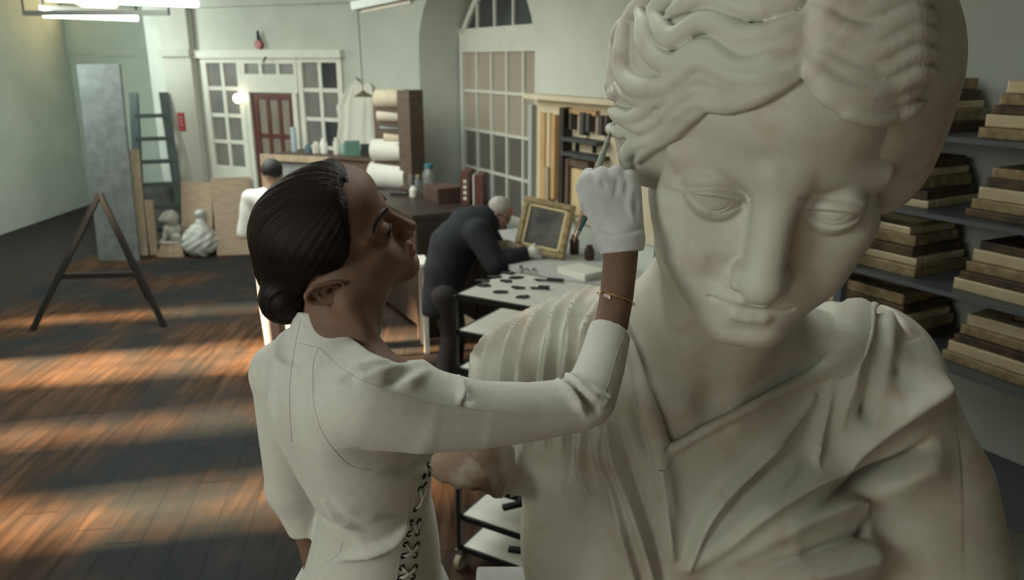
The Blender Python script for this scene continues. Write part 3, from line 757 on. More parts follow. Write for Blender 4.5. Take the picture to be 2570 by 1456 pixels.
def build_drapery(root):
    base = drape_base
    front = drape_base
    pl = march(front, SKIN_PX[1:16], start=.7)
    # the opening is a prism through the front of the torso, in the statue's own frontal plane
    poly = [(p[0] - NOTCH[0], p[2] - NOTCH[2]) for p in pl]
    poly = [(poly[0][0] - .03, poly[0][1] + .06)] + poly + [(poly[-1][0] + .01, .5), (poly[0][0] - .03, .5)]
    hem = march_px(base, SKIN_PX[1:15], 2, start=.7).astype(np.float32)
    def fn(P):
        d = base(P)
        q = poly_sd(P[:, 0] - NOTCH[0], P[:, 2] - NOTCH[2], poly)
        q = np.where(P[:, 1] < NOTCH[1] + .30, q, 1.0)
        d = smax(d, -q.astype(np.float32), .006)
        return bboxed(P, d, hem, .05, lambda Q: chain(Q, hem, [.010] * len(hem)), lambda a, b: smin(a, b, .012))
    def chest(P):
        d = statue_skin(P)
        q = poly_sd(P[:, 0] - NOTCH[0], P[:, 2] - NOTCH[2], poly).astype(np.float32)
        return smax(d, q - .03, .004)
    V, Q = sdf_mesh(chest, (-.05, .92, 1.64), (.86, 1.62, 2.10), .0045)
    wparent(link('neck_and_chest', npmesh('neck_and_chest', relax(V, Q, 1, .4), Q), marble, None, True), root)
    V, Q = sdf_mesh(fn, (-.30, .92, 1.12), (1.08, 1.82, 2.16), .0042)
    V = relax(V, Q, 1, .4)
    it = []
    # hem of the neckline, rolled
    it += [(fz((300, 880), (520, 790), (700, 700), (900, 600), (1090, 500)), .014, -.006)]
    # pleats of the sleeve, fanning down from the shoulder
    for k, (a, b, c) in enumerate([((1470, 715), (1400, 800), (1372, 940)), ((1500, 705), (1440, 800), (1420, 960)), ((1430, 730), (1345, 820), (1315, 960)), ((1395, 748), (1300, 840), (1268, 960)),
                     ((1360, 765), (1262, 850), (1225, 950)), ((1330, 780), (1232, 870), (1206, 935)), ((1515, 740), (1478, 830), (1468, 960)), ((1530, 800), (1515, 880), (1520, 960))]):
        it.append(([a, b, c, (1300 + (c[0] - 1300) * .92, 1130)], .013, .016, (.25, .1)))
    for a, b, c in [((1485, 718), (1420, 805), (1396, 950)), ((1450, 728), (1372, 815), (1343, 960)), ((1412, 745), (1322, 832), (1291, 960)), ((1378, 760), (1281, 848), (1247, 955)), ((1508, 725), (1460, 815), (1444, 960)), ((1524, 770), (1497, 860), (1494, 960))]:
        it.append(([a, b, c, (1300 + (c[0] - 1300) * .92, 1130)], .009, -.014, (.2, .1)))
    # long folds of the robe below the arm
    for a in [gz((560, 640), (600, 760), (585, 900), (590, 1200)), gz((640, 600), (610, 750), (640, 950)), gz((1130, 440), (1170, 640), (1260, 900), (1320, 1200), (1390, 1450)),
              gz((1215, 420), (1250, 620), (1330, 860), (1440, 1200), (1510, 1450)), gz((1410, 130), (1470, 300), (1530, 500), (1570, 650), (1600, 900), (1640, 1300)),
              gz((1040, 470), (1060, 700), (1100, 900)), gz((1550, 640), (1600, 800), (1640, 1000))]:
        it.append((a, .015, .015, (.3, .6)))
    for a in [gz((1170, 460), (1210, 660), (1290, 900), (1370, 1200), (1440, 1450)), gz((1290, 420), (1340, 640), (1420, 880), (1540, 1250), (1590, 1450)), gz((1380, 300), (1440, 480), (1520, 660)), gz((1000, 480), (960, 700), (930, 860))]:
        it.append((a, .014, -.013, (.3, .6)))
    # right side: shoulder strap, groove and the big mantle rolls
    it += [(fz((1215, 40), (1225, 200), (1195, 400), (1160, 560), (1120, 700)), .030, .030, (.7, .5)),
           (fz((1300, 80), (1285, 250), (1265, 420), (1240, 660)), .011, -.034, (.6, 1)),
           (fz((1345, 100), (1350, 300), (1330, 520)), .030, .026, (.6, .5)),
           (fz((1400, 330), (1365, 400), (1390, 460)), .018, -.03, (.6, .8)),
           (fz((1110, 480), (1060, 640), (1000, 800), (975, 890)), .012, .014, (.5, .3)),
           (fz((1010, 590), (860, 760), (740, 880), (600, 1040), (500, 1200), (420, 1390)), .013, .020, (.3, .7)),
           (fz((1060, 560), (930, 740), (790, 900), (640, 1080), (540, 1230)), .014, -.010, (.3, .4)),
           (fz((900, 900), (780, 1020), (640, 1160), (520, 1300), (430, 1390)), .010, .010, (.3, .6)),
           (fz((1560, 560), (1400, 660), (1220, 780), (1060, 900), (900, 1010), (740, 1130), (600, 1270), (470, 1370)), .036, .048, (1, .3)),
           (fz((1240, 690), (1100, 800), (960, 920), (820, 1040)), .012, -.018, (.6, .3)),
           (fz((1560, 830), (1400, 900), (1260, 945), (1120, 1020), (960, 1110), (830, 1170), (720, 1200)), .012, -.040, (1, .3)),
           (fz((1560, 930), (1400, 1010), (1240, 1080), (1080, 1130), (900, 1180), (740, 1260), (600, 1350)), .034, .046, (1, .4)),
           (fz((1560, 1200), (1400, 1205), (1260, 1220), (1120, 1260), (960, 1310), (800, 1350), (640, 1380)), .012, -.040, (1, .3)),
           (fz((1560, 1320), (1350, 1330), (1100, 1380), (850, 1420), (600, 1450)), .040, .050, (1, .5))]
    it = [(i[0], i[1] * (.8 if i[1] < .02 else 1), i[2] * (1.25 if i[2] > .022 else 1.75 if i[2] > 0 else 1.3), *i[3:]) for i in it]
    V = strokes_px(V, Q, base, it, 1.35)
    o = link('robe', npmesh('robe', V, Q), marble, None, True, label='carved marble robe with deep folds and a pleated sleeve'); wparent(o, root)
    # broken upper arm
    e0, e1 = T(-.335, .21, -.19), PX(1130, 1235, 1.50)
    def stump(P):
        d = chain(P, [e0, e1], [.082, .075])
        ax = -.45 * RT - .89 * UPV; s = (P - PX(1180, 1222, 1.5).astype(np.float32)) @ (ax / np.linalg.norm(ax)).astype(np.float32)
        ro = .006 * np.sin(P[:, 0] * 31 + P[:, 1] * 27) + .003 * np.sin(P[:, 1] * 67 + P[:, 2] * 51) + .0015 * np.sin(P[:, 0] * 173 - P[:, 2] * 131)
        return smax(d, (s + ro).astype(np.float32), .008)
    V, Q = sdf_mesh(stump, T(-.70, -.2, -.64), T(-.2, .40, -.06), .005)
    o = link('arm_stump', npmesh('arm_stump', V, Q), mat('stained_marble', (.46, .43, .36), (.16, .10, .06), rough=.7, scale=9, lo=.42, hi=.60, bump=.4, bscale=40), None, True, label='broken upper arm with brown stains'); wparent(o, root)
    b = MB().box((.37, 1.5, .56), (.86, .72, 1.12)).box((.37, 1.5, 1.14), (.94, .80, .08)).box((.37, 1.5, .06), (.96, .82, .12))
    tag(b.build('stone_pedestal', mat('pedestal_stone', (.30, .30, .28), (.42, .41, .38), rough=.8, bump=.3), None, bevel=.01), 'square grey stone pedestal under the marble statue', 'pedestal')
# ================================================================ the restorer in the white dress
WR = np.array([[0.2478033, 0.9220566, -0.2973302], [-0.9135280, 0.1201979, -0.3886117], [-0.3225835, 0.3679187, 0.8721099]])
WO = np.array([-0.2382153, 0.9475311, 2.3327769])
w_to = frame_fn(WR, WO, 1.0); w_back = back_fn(WR, WO, 1.0)
w_opt = dict(nose_bridge=84, nose_r=6.2, nose_r2=7.0, nose_k=8, nose_y=107, nose_z=-34, tip_r=7.2, zs=.80, prog=.065, wing=10.5, wing_r=5.5, lip=1.05, skull_l=74, skull_y=6, skull_h=51, brow_h=37, eye_open=1, skull_w=72, jaw_w=53, face_w=59, chin_dz=2)
def PR(px, py, d, rpx): return PX(px, py, d), rpx * d / FPX
def pchain(P, items, k=.0):
    pr = [PR(*i) for i in items]; return chain(P, [p for p, r in pr], [r for p, r in pr], k)
def loft(P, secs):                 # stacked ellipses: (centre, half width across the view, half depth)
    c = np.array([s[0] for s in secs]); a = np.array([s[1] for s in secs]); b = np.array([s[2] for s in secs])
    o = np.argsort(c[:, 2]); z = c[o, 2]; t = P[:, 2]
    zz = np.linspace(z[0], z[-1], 60)
    def sm(v):
        y = np.interp(zz, z, v[o]); ker = np.array([1, 3, 5, 7, 5, 3, 1]) / 25; return np.convolve(np.pad(y, 3, 'edge'), ker, 'valid')
    cx, cy, aa, bb = (np.interp(t, zz, sm(v)).astype(np.float32) for v in (c[:, 0], c[:, 1], a, b))
    u = (P[:, 0] - cx) / aa; v = (P[:, 1] - cy) / bb
    d = (np.sqrt(u * u + v * v) - 1) * np.minimum(aa, bb)
    over = np.maximum(t - z[-1], z[0] - t).astype(np.float32)
    return np.where(over > 0, np.sqrt(np.maximum(d, 0) ** 2 + over ** 2) + np.minimum(d, 0) * 0, d)
def sec(x0, x1, py, d, b): return (PX((x0 + x1) / 2, py, d), (x1 - x0) / 2 * d / FPX, b)
W_TORSO = [sec(700, 930, 880, .985, .060), sec(676, 985, 960, 1.0, .088), sec(690, 1060, 1050, 1.03, .102), sec(738, 1098, 1140, 1.07, .100), sec(770, 1082, 1200, 1.10, .092), sec(800, 1080, 1250, 1.125, .088),
           sec(798, 1094, 1310, 1.155, .094), sec(778, 1102, 1370, 1.18, .105), sec(752, 1108, 1456, 1.215, .118), sec(735, 1125, 1540, 1.26, .125)]
HIP = PX(930, 1560, 1.27)
R_ARM = [(930, 985, .915, 125), (1060, 1030, .93, 108), (1200, 1042, .95, 86), (1330, 1034, .975, 74), (1440, 1018, .995, 68)]
R_FORE = [(1478, 1000, 1.0, 68), (1508, 920, 1.03, 60), (1532, 826, 1.055, 53)]
R_SKIN = [(1478, 1000, 1.0, 42), (1530, 840, 1.052, 42), (1548, 740, 1.08, 42), (1558, 640, 1.10, 43)]
L_ARM = [(700, 950, 1.07, 66), (712, 1080, 1.10, 62), (730, 1225, 1.14, 60)]
L_FORE = [(730, 1225, 1.14, 58), (762, 1315, 1.16, 44)]
L_SKIN = [(730, 1225, 1.14, 46), (770, 1350, 1.165, 27), (790, 1420, 1.175, 26)]
def trapz(P, d, k=.035):
    d = add_px(P, d, [(828, 850, .985, 74), (700, 925, 1.06, 66)], k)
    return add_px(P, d, [(850, 868, .975, 70), (950, 985, .925, 92)], k)
def dress_sdf(P, cuffs=None):
    d = loft(P, W_TORSO)
    d = trapz(P, d)
    d = add_px(P, d, R_ARM, .045)
    d = add_px(P, d, L_ARM, .02)
    for items, key in ((R_FORE, 0), (L_FORE, 1)):
        if cuffs is None: d = add_px(P, d, items, .012); continue
        pts, rs = _prc(items); c, n = (np.asarray(v, np.float32) for v in cuffs[key])
        d = bboxed(P, d, pts, max(rs) + .07, lambda Q: smax(chain(Q, pts, rs), (Q - c) @ n, .001), lambda a, b: smin(a, b, .012))
    # skirt below the frame
    k = HIP + np.array([0, .02, -.62])
    return add_chain(P, d, [HIP, HIP + np.array([0, .01, -.3]), k], [.132, .145, .135], .04)
def woman_body(P):
    b = loft(P, W_TORSO) + .003
    b = trapz(P, b)
    b = add_px(P, b, R_ARM, .045) + .012
    d = smin(b, only_near(P, WO + np.array([-.01, 0, 0]), .145, lambda Q: head_sdf(w_to(Q), w_opt) * .001), .012)
    d = add_px(P, d, [(884, 730, .955, 88), (866, 820, .965, 80), (856, 895, .985, 74)], .018, .02)
    d = add_px(P, d, [(842, 735, .965, 76), (834, 805, .975, 74)], .015)
    # tendon from behind the ear to the collar bone
    d = add_chain(P, d, [PX(872, 765, .915), PX(945, 880, .935)], [.012, .008], .022)
    d = add_px(P, d, R_SKIN, .012)
    d = add_px(P, d, [(1556, 620, 1.10, 38), (1535, 520, 1.105, 36)], .01)
    d = add_px(P, d, [(700, 950, 1.07, 50), (712, 1080, 1.10, 46), (730, 1225, 1.14, 44)], .01)
    d = add_px(P, d, L_SKIN, .01)
    # left hand: palm, four fingers and thumb, relaxed
    d = add_px(P, d, [(792, 1425, 1.175, 27), (812, 1490, 1.185, 34)], .008)
    for i in range(4):
        d = add_px(P, d, [(800 + 9 * i, 1490 + 4 * i, 1.165 + .018 * i, 13), (818 + 7 * i, 1555 - abs(i - 1) * 6, 1.165 + .02 * i, 12.5), (838 + 6 * i, 1602 - abs(i - 1) * 10, 1.17 + .02 * i, 11)], .004)
    d = add_px(P, d, [(790, 1440, 1.165, 15), (820, 1490, 1.145, 14), (842, 1530, 1.14, 12)], .006)
    for sx in (-.052, .052):
        h = HIP + np.array([sx, 0, -.02])
        d = add_chain(P, d, [h, h + np.array([0, .01, -.42]), h + np.array([0, .03, -.78])], [.07, .052, .038], .012)
        d = add_chain(P, d, [h + np.array([0, .03, -.80]), h + np.array([.04, .05, -.855]), h + np.array([.13, .09, -.872])], [.036, .035, .026], .02)
    return d
FEET_Z = HIP[2] - .902
def skin_mat(name, base):
    m = mat(name, base, tuple(c * 1.18 for c in base), rough=.62, scale=40, bump=.05, bscale=400, sss=.12, spec=.3)
    nt = m.node_tree; L = nt.links; b = nt.nodes['Principled BSDF']; src = b.inputs['Base Color'].links[0].from_socket
    a = nt.nodes.new('ShaderNodeAttribute'); a.attribute_name = 'tint'
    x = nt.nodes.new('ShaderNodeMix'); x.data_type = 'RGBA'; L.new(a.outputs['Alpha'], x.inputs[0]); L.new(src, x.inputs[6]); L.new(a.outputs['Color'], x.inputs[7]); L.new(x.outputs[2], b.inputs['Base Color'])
    return m
W_HAIRLINE = [(868, 412), (862, 450), (866, 490), (874, 540), (880, 600), (874, 650), (868, 690), (852, 704), (800, 698), (772, 720), (768, 745), (775, 768), (800, 778)]
def build_woman():
    root = None
    ax = [graded(-.42, .22, -.36, -.10, .0022, .0045), graded(.72, 1.45, .82, 1.06, .0024, .0050), graded(FEET_Z - .02, 2.50, 2.18, 2.48, .0022, .0065)]
    V, Q = sdf_mesh_axes(woman_body, ax)
    V = relax(V, Q, 1, .4); V, Q = largest(V, Q)
    M = w_to(V.astype(np.float32))
    tint = np.zeros((len(V), 4), np.float32)
    A = np.abs(M[:, 0]); x, y, z = M.T
    lipc = np.exp(-((z / .80 + 69.5 + .012 * A ** 1.2 * 0) / 8.0) ** 4) * (A < 25) * (y > 86) * np.clip((25 - A) / 6, 0, 1) * np.clip((y - 91 + .012 * A ** 2) / 3, 0, 1)
    tint[:, :3] = (.16, .045, .04); tint[:, 3] = np.clip(lipc, 0, 1) * .85
    zc = z / .80; eb = np.sqrt((A - 32) ** 2 + (y - .065 * np.minimum(z, 0) * -1 - 75) ** 2 + (zc + 3) ** 2); xs = A - 32
    op = (zc + 3 < 2.4 - .022 * xs ** 2 + .03 * xs) & (zc + 3 > -6.4 + .022 * xs ** 2 + .03 * xs) & (np.abs(eb - 14) < 1.6) & (y > 60)
    tint[op] = (.22, .20, .18, 1); tint[op & (np.hypot(xs, zc + 2) < 6)] = (.015, .010, .008, 1)
    sh = np.clip(1 - np.hypot(xs / 22, (zc + 3) / 9), 0, 1) * (y > 62) * (tint[:, 3] < .5); k_ = sh > 0  # eye socket shade painted dark into the skin tint
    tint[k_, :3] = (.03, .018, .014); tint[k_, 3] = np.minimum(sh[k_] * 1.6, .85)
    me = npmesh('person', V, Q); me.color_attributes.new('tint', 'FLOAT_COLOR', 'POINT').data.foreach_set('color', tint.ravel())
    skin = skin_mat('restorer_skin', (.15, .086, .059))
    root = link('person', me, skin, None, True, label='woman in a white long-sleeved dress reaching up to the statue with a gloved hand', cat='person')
    # place the thing's origin under her feet
    hair_m = hair_material()
    # ---- hair
    hl = w_to(march(woman_body, W_HAIRLINE, start=.6).astype(np.float32))
    hl = np.concatenate([spline(hl[:7], 5), hl[7:]])
    poly = [(float(p[1]), float(p[2])) for p in hl] + [(-55, -62), (-85, -70), (-150, -60), (-150, 150), (float(hl[0][1]) + 4, 150)]
    bun_c = w_to(PX(718, 748, .962).astype(np.float32)[None])[0]
    def hair(P):
        Mm = w_to(P)
        q = poly_sd(Mm[:, 1], Mm[:, 2], poly).astype(np.float32)
        d = head_sdf(Mm, w_opt)
        d = smin(d, ell(Mm, (0, -42, -18), (50, 42, 44)), 24)
        d = smax(d - np.clip(-1.0 * q, -4, 6.5), q - 3, 2)
        bn = ell(Mm, bun_c, (30, 34, 34))
        d = smin(d, bn, 5)
        return d * .001
    sp = []
    ax_ = [graded(-.37, -.08, -.37, -.08, .0024, .004), graded(.78, 1.10, .78, 1.10, .0026, .004), graded(2.14, 2.50, 2.14, 2.50, .0024, .004)]
    V, Q = sdf_mesh_axes(hair, ax_); V = relax(V, Q, 4, .4); V, Q = largest(V, Q)
    Mm = w_to(V.astype(np.float32)); bc = bun_c
    # combed back strands run from the hairline to the knot
    axis = np.array([0, 80, 75.]) - bc; axis /= np.linalg.norm(axis); rel = Mm - bc; e1 = np.array([1., 0, 0]); e2 = np.cross(axis, e1)
    phi = np.arctan2(rel @ e1, rel @ e2); st = phi * 75
    rb = np.linalg.norm(rel / np.array([1.1, 1, 1]), axis=1); inb = rb < 36
    ang = np.arctan2(rel[:, 2], rel[:, 1]); st[inb] = (np.hypot(rel[:, 1], rel[:, 2])[inb] * 1.0 + ang[inb] * 3)
    N = vnormals(V, Q)
    wob = .0006 * np.sin(st * .9) + .0005 * np.sin(st * .37 + 1) ; V = V + N * wob[:, None]
    # the coil of the knot
    th = np.linspace(0, 5.2 * math.pi, 60)
    cr = 27 - th * 1.25
    coil = np.stack([bc[0] + 20 + 5 * (th / th[-1]), bc[1] + cr * np.cos(th + 2.2), bc[2] + cr * np.sin(th + 2.2)], 1)
    V = stroke(V, N, w_back(coil), .0045, -.0028, (.6, .6))
    me = npmesh('hair', V, Q); me.attributes.new('strand', 'FLOAT', 'POINT').data.foreach_set('value', (st * .001).astype(np.float32))
    link('hair', me, hair_m, root, True, label='dark brown hair combed back into a low knot')
    # ---- ear (near side)
    p0 = march(woman_body, [(838, 728)], start=.6)[0]; d0 = float((p0 - CAM) @ FW); c0 = PX(820, 729, d0)
    nrm = WR[:, 0] * .85 - FW * .5; nrm = nrm / np.linalg.norm(nrm)
    e1 = PX(868, 725, d0) - PX(772, 733, d0); e1 = e1 - nrm * (e1 @ nrm); e1 /= np.linalg.norm(e1); e2 = np.cross(nrm, e1); e2 = e2 if e2[2] > 0 else -e2
    def ep(u, v, o): return c0 + (e1 * u + e2 * v) * d0 / FPX + nrm * o * .001
    rim = spline(np.array([ep(*q) for q in [(46, 8, 2), (38, 22, 4), (8, 25, 8), (-26, 22, 12), (-46, 8, 13), (-48, -8, 12), (-34, -20, 10), (-8, -25, 7), (20, -26, 5), (38, -18, 3), (46, -6, 2)]]), 5)
    inner = spline(np.array([ep(*q) for q in [(-26, 6, 8), (-10, 12, 7), (12, 13, 5), (30, 10, 3)]]), 4)
    inner2 = spline(np.array([ep(*q) for q in [(-24, 0, 8), (-16, -11, 8), (2, -15, 6), (22, -12, 4)]]), 4)
    plate = np.array([ep(-30, 0, 5), ep(0, 0, 1), ep(34, 0, -2)])
    nr = len(rim); rr = list(np.interp(np.linspace(0, 1, nr), [0, .2, .6, .82, 1], [.0024, .0030, .0030, .0052, .0045]))
    pit = [ep(10, 2, 6), ep(18, 3, 0)]
    def ear(P):
        d = chain(P, rim, rr)
        q = np.stack([(P - c0.astype(np.float32)) @ e.astype(np.float32) for e in (e1, e2, nrm)], 1)
        q[:, 2] += q[:, 0] * .22
        d = smin(d, ell(q, (0, 0, .002), (.0215, .0105, .0035)), .004)
        d = smin(d, ell(q, (0.004, 0, -.004), (.017, .010, .009)), .004)
        d = smin(d, chain(P, inner, [.0018] * len(inner)), .002)
        d = smin(d, chain(P, inner2, [.0022] * len(inner2)), .002)
        return ssub(d, cone(P, pit[0], pit[1], .0042, .003), .002)
    V, Q = sdf_mesh(ear, rim.min(0) - .012, rim.max(0) + .012, .0011)
    V, Q = largest(V, Q); me = npmesh('ear', V, Q); me.color_attributes.new('tint', 'FLOAT_COLOR', 'POINT')
    me.color_attributes['tint'].data.foreach_set('color', np.zeros(len(V) * 4, np.float32))
    link('ear', me, skin, root, True)
    # ---- eye, brow, lashes
    for sx in (1, -1):
        b = MB(); s = head_sdf
        def surf(pts, off):
            out = []
            for p in pts:
                p = np.array(p, float); p[0] *= sx
                for _ in range(12):
                    d = head_sdf(p.astype(np.float32)[None], w_opt)[0]; g = np.array([head_sdf((p + e).astype(np.float32)[None], w_opt)[0] - d for e in np.eye(3)]); g /= max(np.linalg.norm(g), 1e-6); p = p - g * d
                out.append(p + g * off)
            return w_back(np.array(out))
        brow = surf([(12, 96, 13), (20, 94, 17), (32, 90, 20), (44, 80, 19), (52, 70, 14)], .2)
        brow = spline(brow, 4); b.tube(brow, [float(x) for x in np.interp(np.linspace(0, 1, len(brow)), [0, .3, 1], [.0024, .0036, .0012])], 7)
        b.build('eyebrow', hair_m, root, True)
        lash = surf([(19, 92, -1), (26, 92, 1.5), (33, 91, 1.6), (41, 88, 0), (47, 84, -3)], 1.0); lash = spline(lash, 3)
        MB().tube(lash, [float(x) for x in np.interp(np.linspace(0, 1, len(lash)), [0, .5, 1], [.0006, .0014, .0010])], 6).build('eyelashes', hair_m, root, True)
    build_dress(root)
    build_glove(root)
    return root
def hair_material():
    m = mat('dark_hair', (.010, .0065, .005), rough=.5, spec=.16); nt = m.node_tree; L = nt.links; b = nt.nodes['Principled BSDF']
    a = nt.nodes.new('ShaderNodeAttribute'); a.attribute_name = 'strand'
    n = nt.nodes.new('ShaderNodeTexNoise'); n.noise_dimensions = '1D'; n.inputs['Scale'].default_value = 900; n.inputs['Detail'].default_value = 4; L.new(a.outputs['Fac'], n.inputs['W'])
    bp = nt.nodes.new('ShaderNodeBump'); bp.inputs['Strength'].default_value = .5; bp.inputs['Distance'].default_value = .001; L.new(n.outputs['Fac'], bp.inputs['Height']); L.new(bp.outputs[0], b.inputs['Normal'])
    r = nt.nodes.new('ShaderNodeValToRGB'); r.color_ramp.elements[0].color = (.007, .0045, .0035, 1); r.color_ramp.elements[1].color = (.024, .012, .008, 1); r.color_ramp.elements[0].position = .4; r.color_ramp.elements[1].position = .75
    L.new(n.outputs['Fac'], r.inputs[0]); L.new(r.outputs[0], b.inputs['Base Color'])
    return m
def eye_material():
    return mat('eye_white', (.5, .47, .42), rough=.15, spec=.5)
def build_dress(root):
    cloth = mat('white_crepe', (.54, .54, .49), (.58, .58, .53), rough=.85, scale=120, bump=.10, bscale=900, sheen=.2)
    cuffR = PX(1532, 822, 1.055); axR = PX(1540, 790, 1.064) - PX(1508, 920, 1.03); axR /= np.linalg.norm(axR)
    tilt = PX(1532, 860, 1.0) - PX(1480, 838, 1.0); axR = axR + .0 * tilt
    cl, cr = PX(1480, 800, 1.05), PX(1584, 848, 1.05)     # the cuff is cut on the slant
    e = (cr - cl) / np.linalg.norm(cr - cl); nR = axR - e * (axR @ e); nR /= np.linalg.norm(nR)
    cuffL = PX(775, 1333, 1.16); axL = PX(770, 1345, 1.165) - PX(735, 1235, 1.14); axL /= np.linalg.norm(axL)
    # neck opening: an outline swept sideways through the collar
    D0 = ray(870, 850); D0 = D0 / np.linalg.norm(D0); cN = PX(870, 850, .96)
    eu = RT - D0 * (RT @ D0); eu /= np.linalg.norm(eu); ev = np.cross(eu, D0)
    NECK = []
    for q in [(600, 770), (750, 784), (800, 788), (832, 796), (866, 835), (922, 880), (988, 909), (1060, 900), (1060, 640), (600, 640)]:
        w_ = PX(q[0], q[1], .96) - cN; NECK.append((float(w_ @ eu), float(w_ @ ev)))
    def fn(P):
        f = lambda a: np.asarray(a, np.float32)
        d = dress_sdf(P, ((cl, nR), (cuffL, axL)))
        d = add_px(P, d, [(812, 790, .975, 78), (836, 880, .975, 92)], .022)
        q = poly_sd((P - f(cN)) @ f(eu), (P - f(cN)) @ f(ev), NECK).astype(np.float32)
        hb = ((P - f(PX(870, 820, .97))) ** 2).sum(1) < .030
        d = np.where(hb, smax(d, -q, .001), d)
        d = smax(d, FEET_Z + .36 - P[:, 2], .002)
        return d.astype(np.float32)
    V, Q = sdf_mesh(fn, (-.45, .76, FEET_Z + .30), (.20, 1.42, 2.28), .0034)
    V = relax(V, Q, 1, .4); V, Q = largest(V, Q)
    it = [  # wrinkles (ridges and the valleys beside them)
        ([(1148, 950), (1160, 985), (1152, 1012)], .005, .008, (.5, .2)), ([(1163, 955), (1172, 990), (1168, 1015)], .006, -.007, (.5, .2)),
        ([(1075, 930), (1040, 950), (1000, 965)], .008, .004, (.4, .2)), ([(1010, 915), (930, 940), (880, 950)], .008, .004, (.3, .2)), ([(1040, 935), (1000, 950), (965, 968)], .008, -.004, (.3, .2)),
        ([(980, 905), (920, 915), (870, 935)], .007, .004), ([(960, 925), (900, 940), (850, 960)], .007, -.004),
        ([(1420, 940), (1470, 985), (1515, 1012)], .007, .009, (.3, .3)), ([(1400, 955), (1440, 1000), (1470, 1040)], .006, .007, (.4, .2)), ([(1412, 952), (1455, 995), (1490, 1030)], .005, -.008, (.4, .3)),
        ([(1480, 965), (1510, 1000), (1530, 1000)], .006, .006, (.3, .3)), ([(1440, 965), (1478, 1010), (1500, 1036)], .005, -.006, (.3, .3)),
        ([(1020, 1320), (985, 1360), (930, 1385), (850, 1405)], .009, .008, (.6, .2)), ([(1015, 1345), (975, 1380), (920, 1402)], .008, -.006, (.6, .2)),
        ([(815, 1262), (850, 1300), (900, 1330)], .010, .005, (.5, .2)), ([(805, 1300), (860, 1340), (900, 1372)], .010, -.004, (.5, .2)), ([(830, 1250), (900, 1290), (980, 1300)], .012, .004, (.3, .2)),
        ([(735, 880), (727, 980), (728, 1080), (760, 1180), (830, 1260)], .028, -.007, (.2, .4)),            # hollow of the spine
        ([(800, 930), (790, 1010), (830, 1110), (900, 1160)], .03, .006, (.2, .2)),                          # shoulder blade
        ([(690, 960), (690, 1040), (710, 1110)], .02, .005, (.2, .2)), ([(1180, 1135), (1050, 1165), (960, 1190)], .012, -.004)]
    it = [(i[0], i[1], i[2] * (1.5 if i[1] < .02 else 1), *i[3:]) for i in it]
    V = strokes_px(V, Q, dress_sdf, it)
    dress = link('dress', npmesh('dress', V, Q), cloth, root, True, label='fitted white dress with curved seams and side lacing')
    thread = mat('seam_thread', (.46, .455, .41), rough=.9)
    from mathutils.bvhtree import BVHTree
    bv = BVHTree.FromPolygons([tuple(v) for v in V], [tuple(int(i) for i in q) for q in Q])
    def hit(px, py, off=0.0):
        r = Vector(ray(px, py)).normalized(); h = bv.ray_cast(Vector(CAM), r)
        if h[0] is None: return None, None
        n = h[1] if h[1].dot(r) < 0 else -h[1]
        return h[0] + n * off, n
    for pl in ([(755, 800), (742, 862), (731, 930), (727, 990), (728, 1050), (733, 1110)], [(790, 990), (786, 920), (800, 872)], [(800, 872), (838, 908), (890, 945), (960, 975), (1060, 1005), (1180, 1024), (1300, 1036), (1400, 1040), (1455, 1038), (1500, 1015), (1512, 1000)],
               [(786, 930), (786, 1000), (805, 1075), (840, 1130), (880, 1168), (930, 1180)], [(752, 862), (800, 874)], [(1512, 1000), (1528, 960), (1548, 890), (1566, 842)], [(1042, 1155), (1028, 1240), (1018, 1330), (1003, 1400), (995, 1456)],
               [(860, 1360), (850, 1390), (815, 1415)]):
        p = [hit(x, y, .0001)[0] for x, y in spline(pl, 8)]
        p = [q for q in p if q is not None]
        if len(p) > 2: MB().tube(p, .0005, 6).build('seam', thread, dress, True)
    # ---- side lacing: eyelets in pairs and crossed cord
    dark = mat('eyelet_metal', (.03, .028, .025), rough=.4, metal=.6); cord = mat('lacing_cord', (.55, .53, .47), rough=.8)
    L_ = [(1074, 1166), (1064, 1195), (1053, 1226), (1042, 1278), (1032, 1312), (1026, 1340), (1018, 1366), (1012, 1395), (1008, 1424), (1003, 1450)]
    R__ = [(1094, 1158), (1078, 1188), (1066, 1216), (1056, 1262), (1051, 1308), (1047, 1338), (1047, 1367), (1042, 1394), (1041, 1423), (1036, 1448)]
    ring = None; pts = []
    for k in range(len(L_)):
        pr = []
        for (x, y) in (L_[k], R__[k]):
            q, n = hit(x, y, .0006)
            if q is None: pr.append(None); continue
            z = n; a = Vector((0, 0, 1)).cross(z).normalized(); b = z.cross(a); r0 = .0036
            m = MB(); seg = [q + (a * math.cos(t) + b * math.sin(t)) * r0 for t in np.linspace(0, 2 * math.pi, 15)]
            m.tube(seg, .0012, 6, caps=False); m.build('eyelet', dark, dress, True); pr.append((q, n))
        pts.append(pr)
    for k in range(0, len(pts) - 1):
        for a, b, h in ((pts[k][0], pts[k + 1][1], .0022), (pts[k][1], pts[k + 1][0], .0042)):
            if a is None or b is None or k % 2: continue
            mid = (a[0] + b[0]) / 2 + (a[1] + b[1]).normalized() * h
            p = [a[0] - a[1] * .002, a[0] * .8 + b[0] * .2 + a[1] * h * .9, mid, a[0] * .2 + b[0] * .8 + b[1] * h * .9, b[0] - b[1] * .002]
            MB().tube(spline(np.array([tuple(x) for x in p]), 4), .0021, 8).build('lace', cord, dress, True)
    # shoes
    shoe = mat('shoe_leather', (.05, .045, .04), rough=.4)
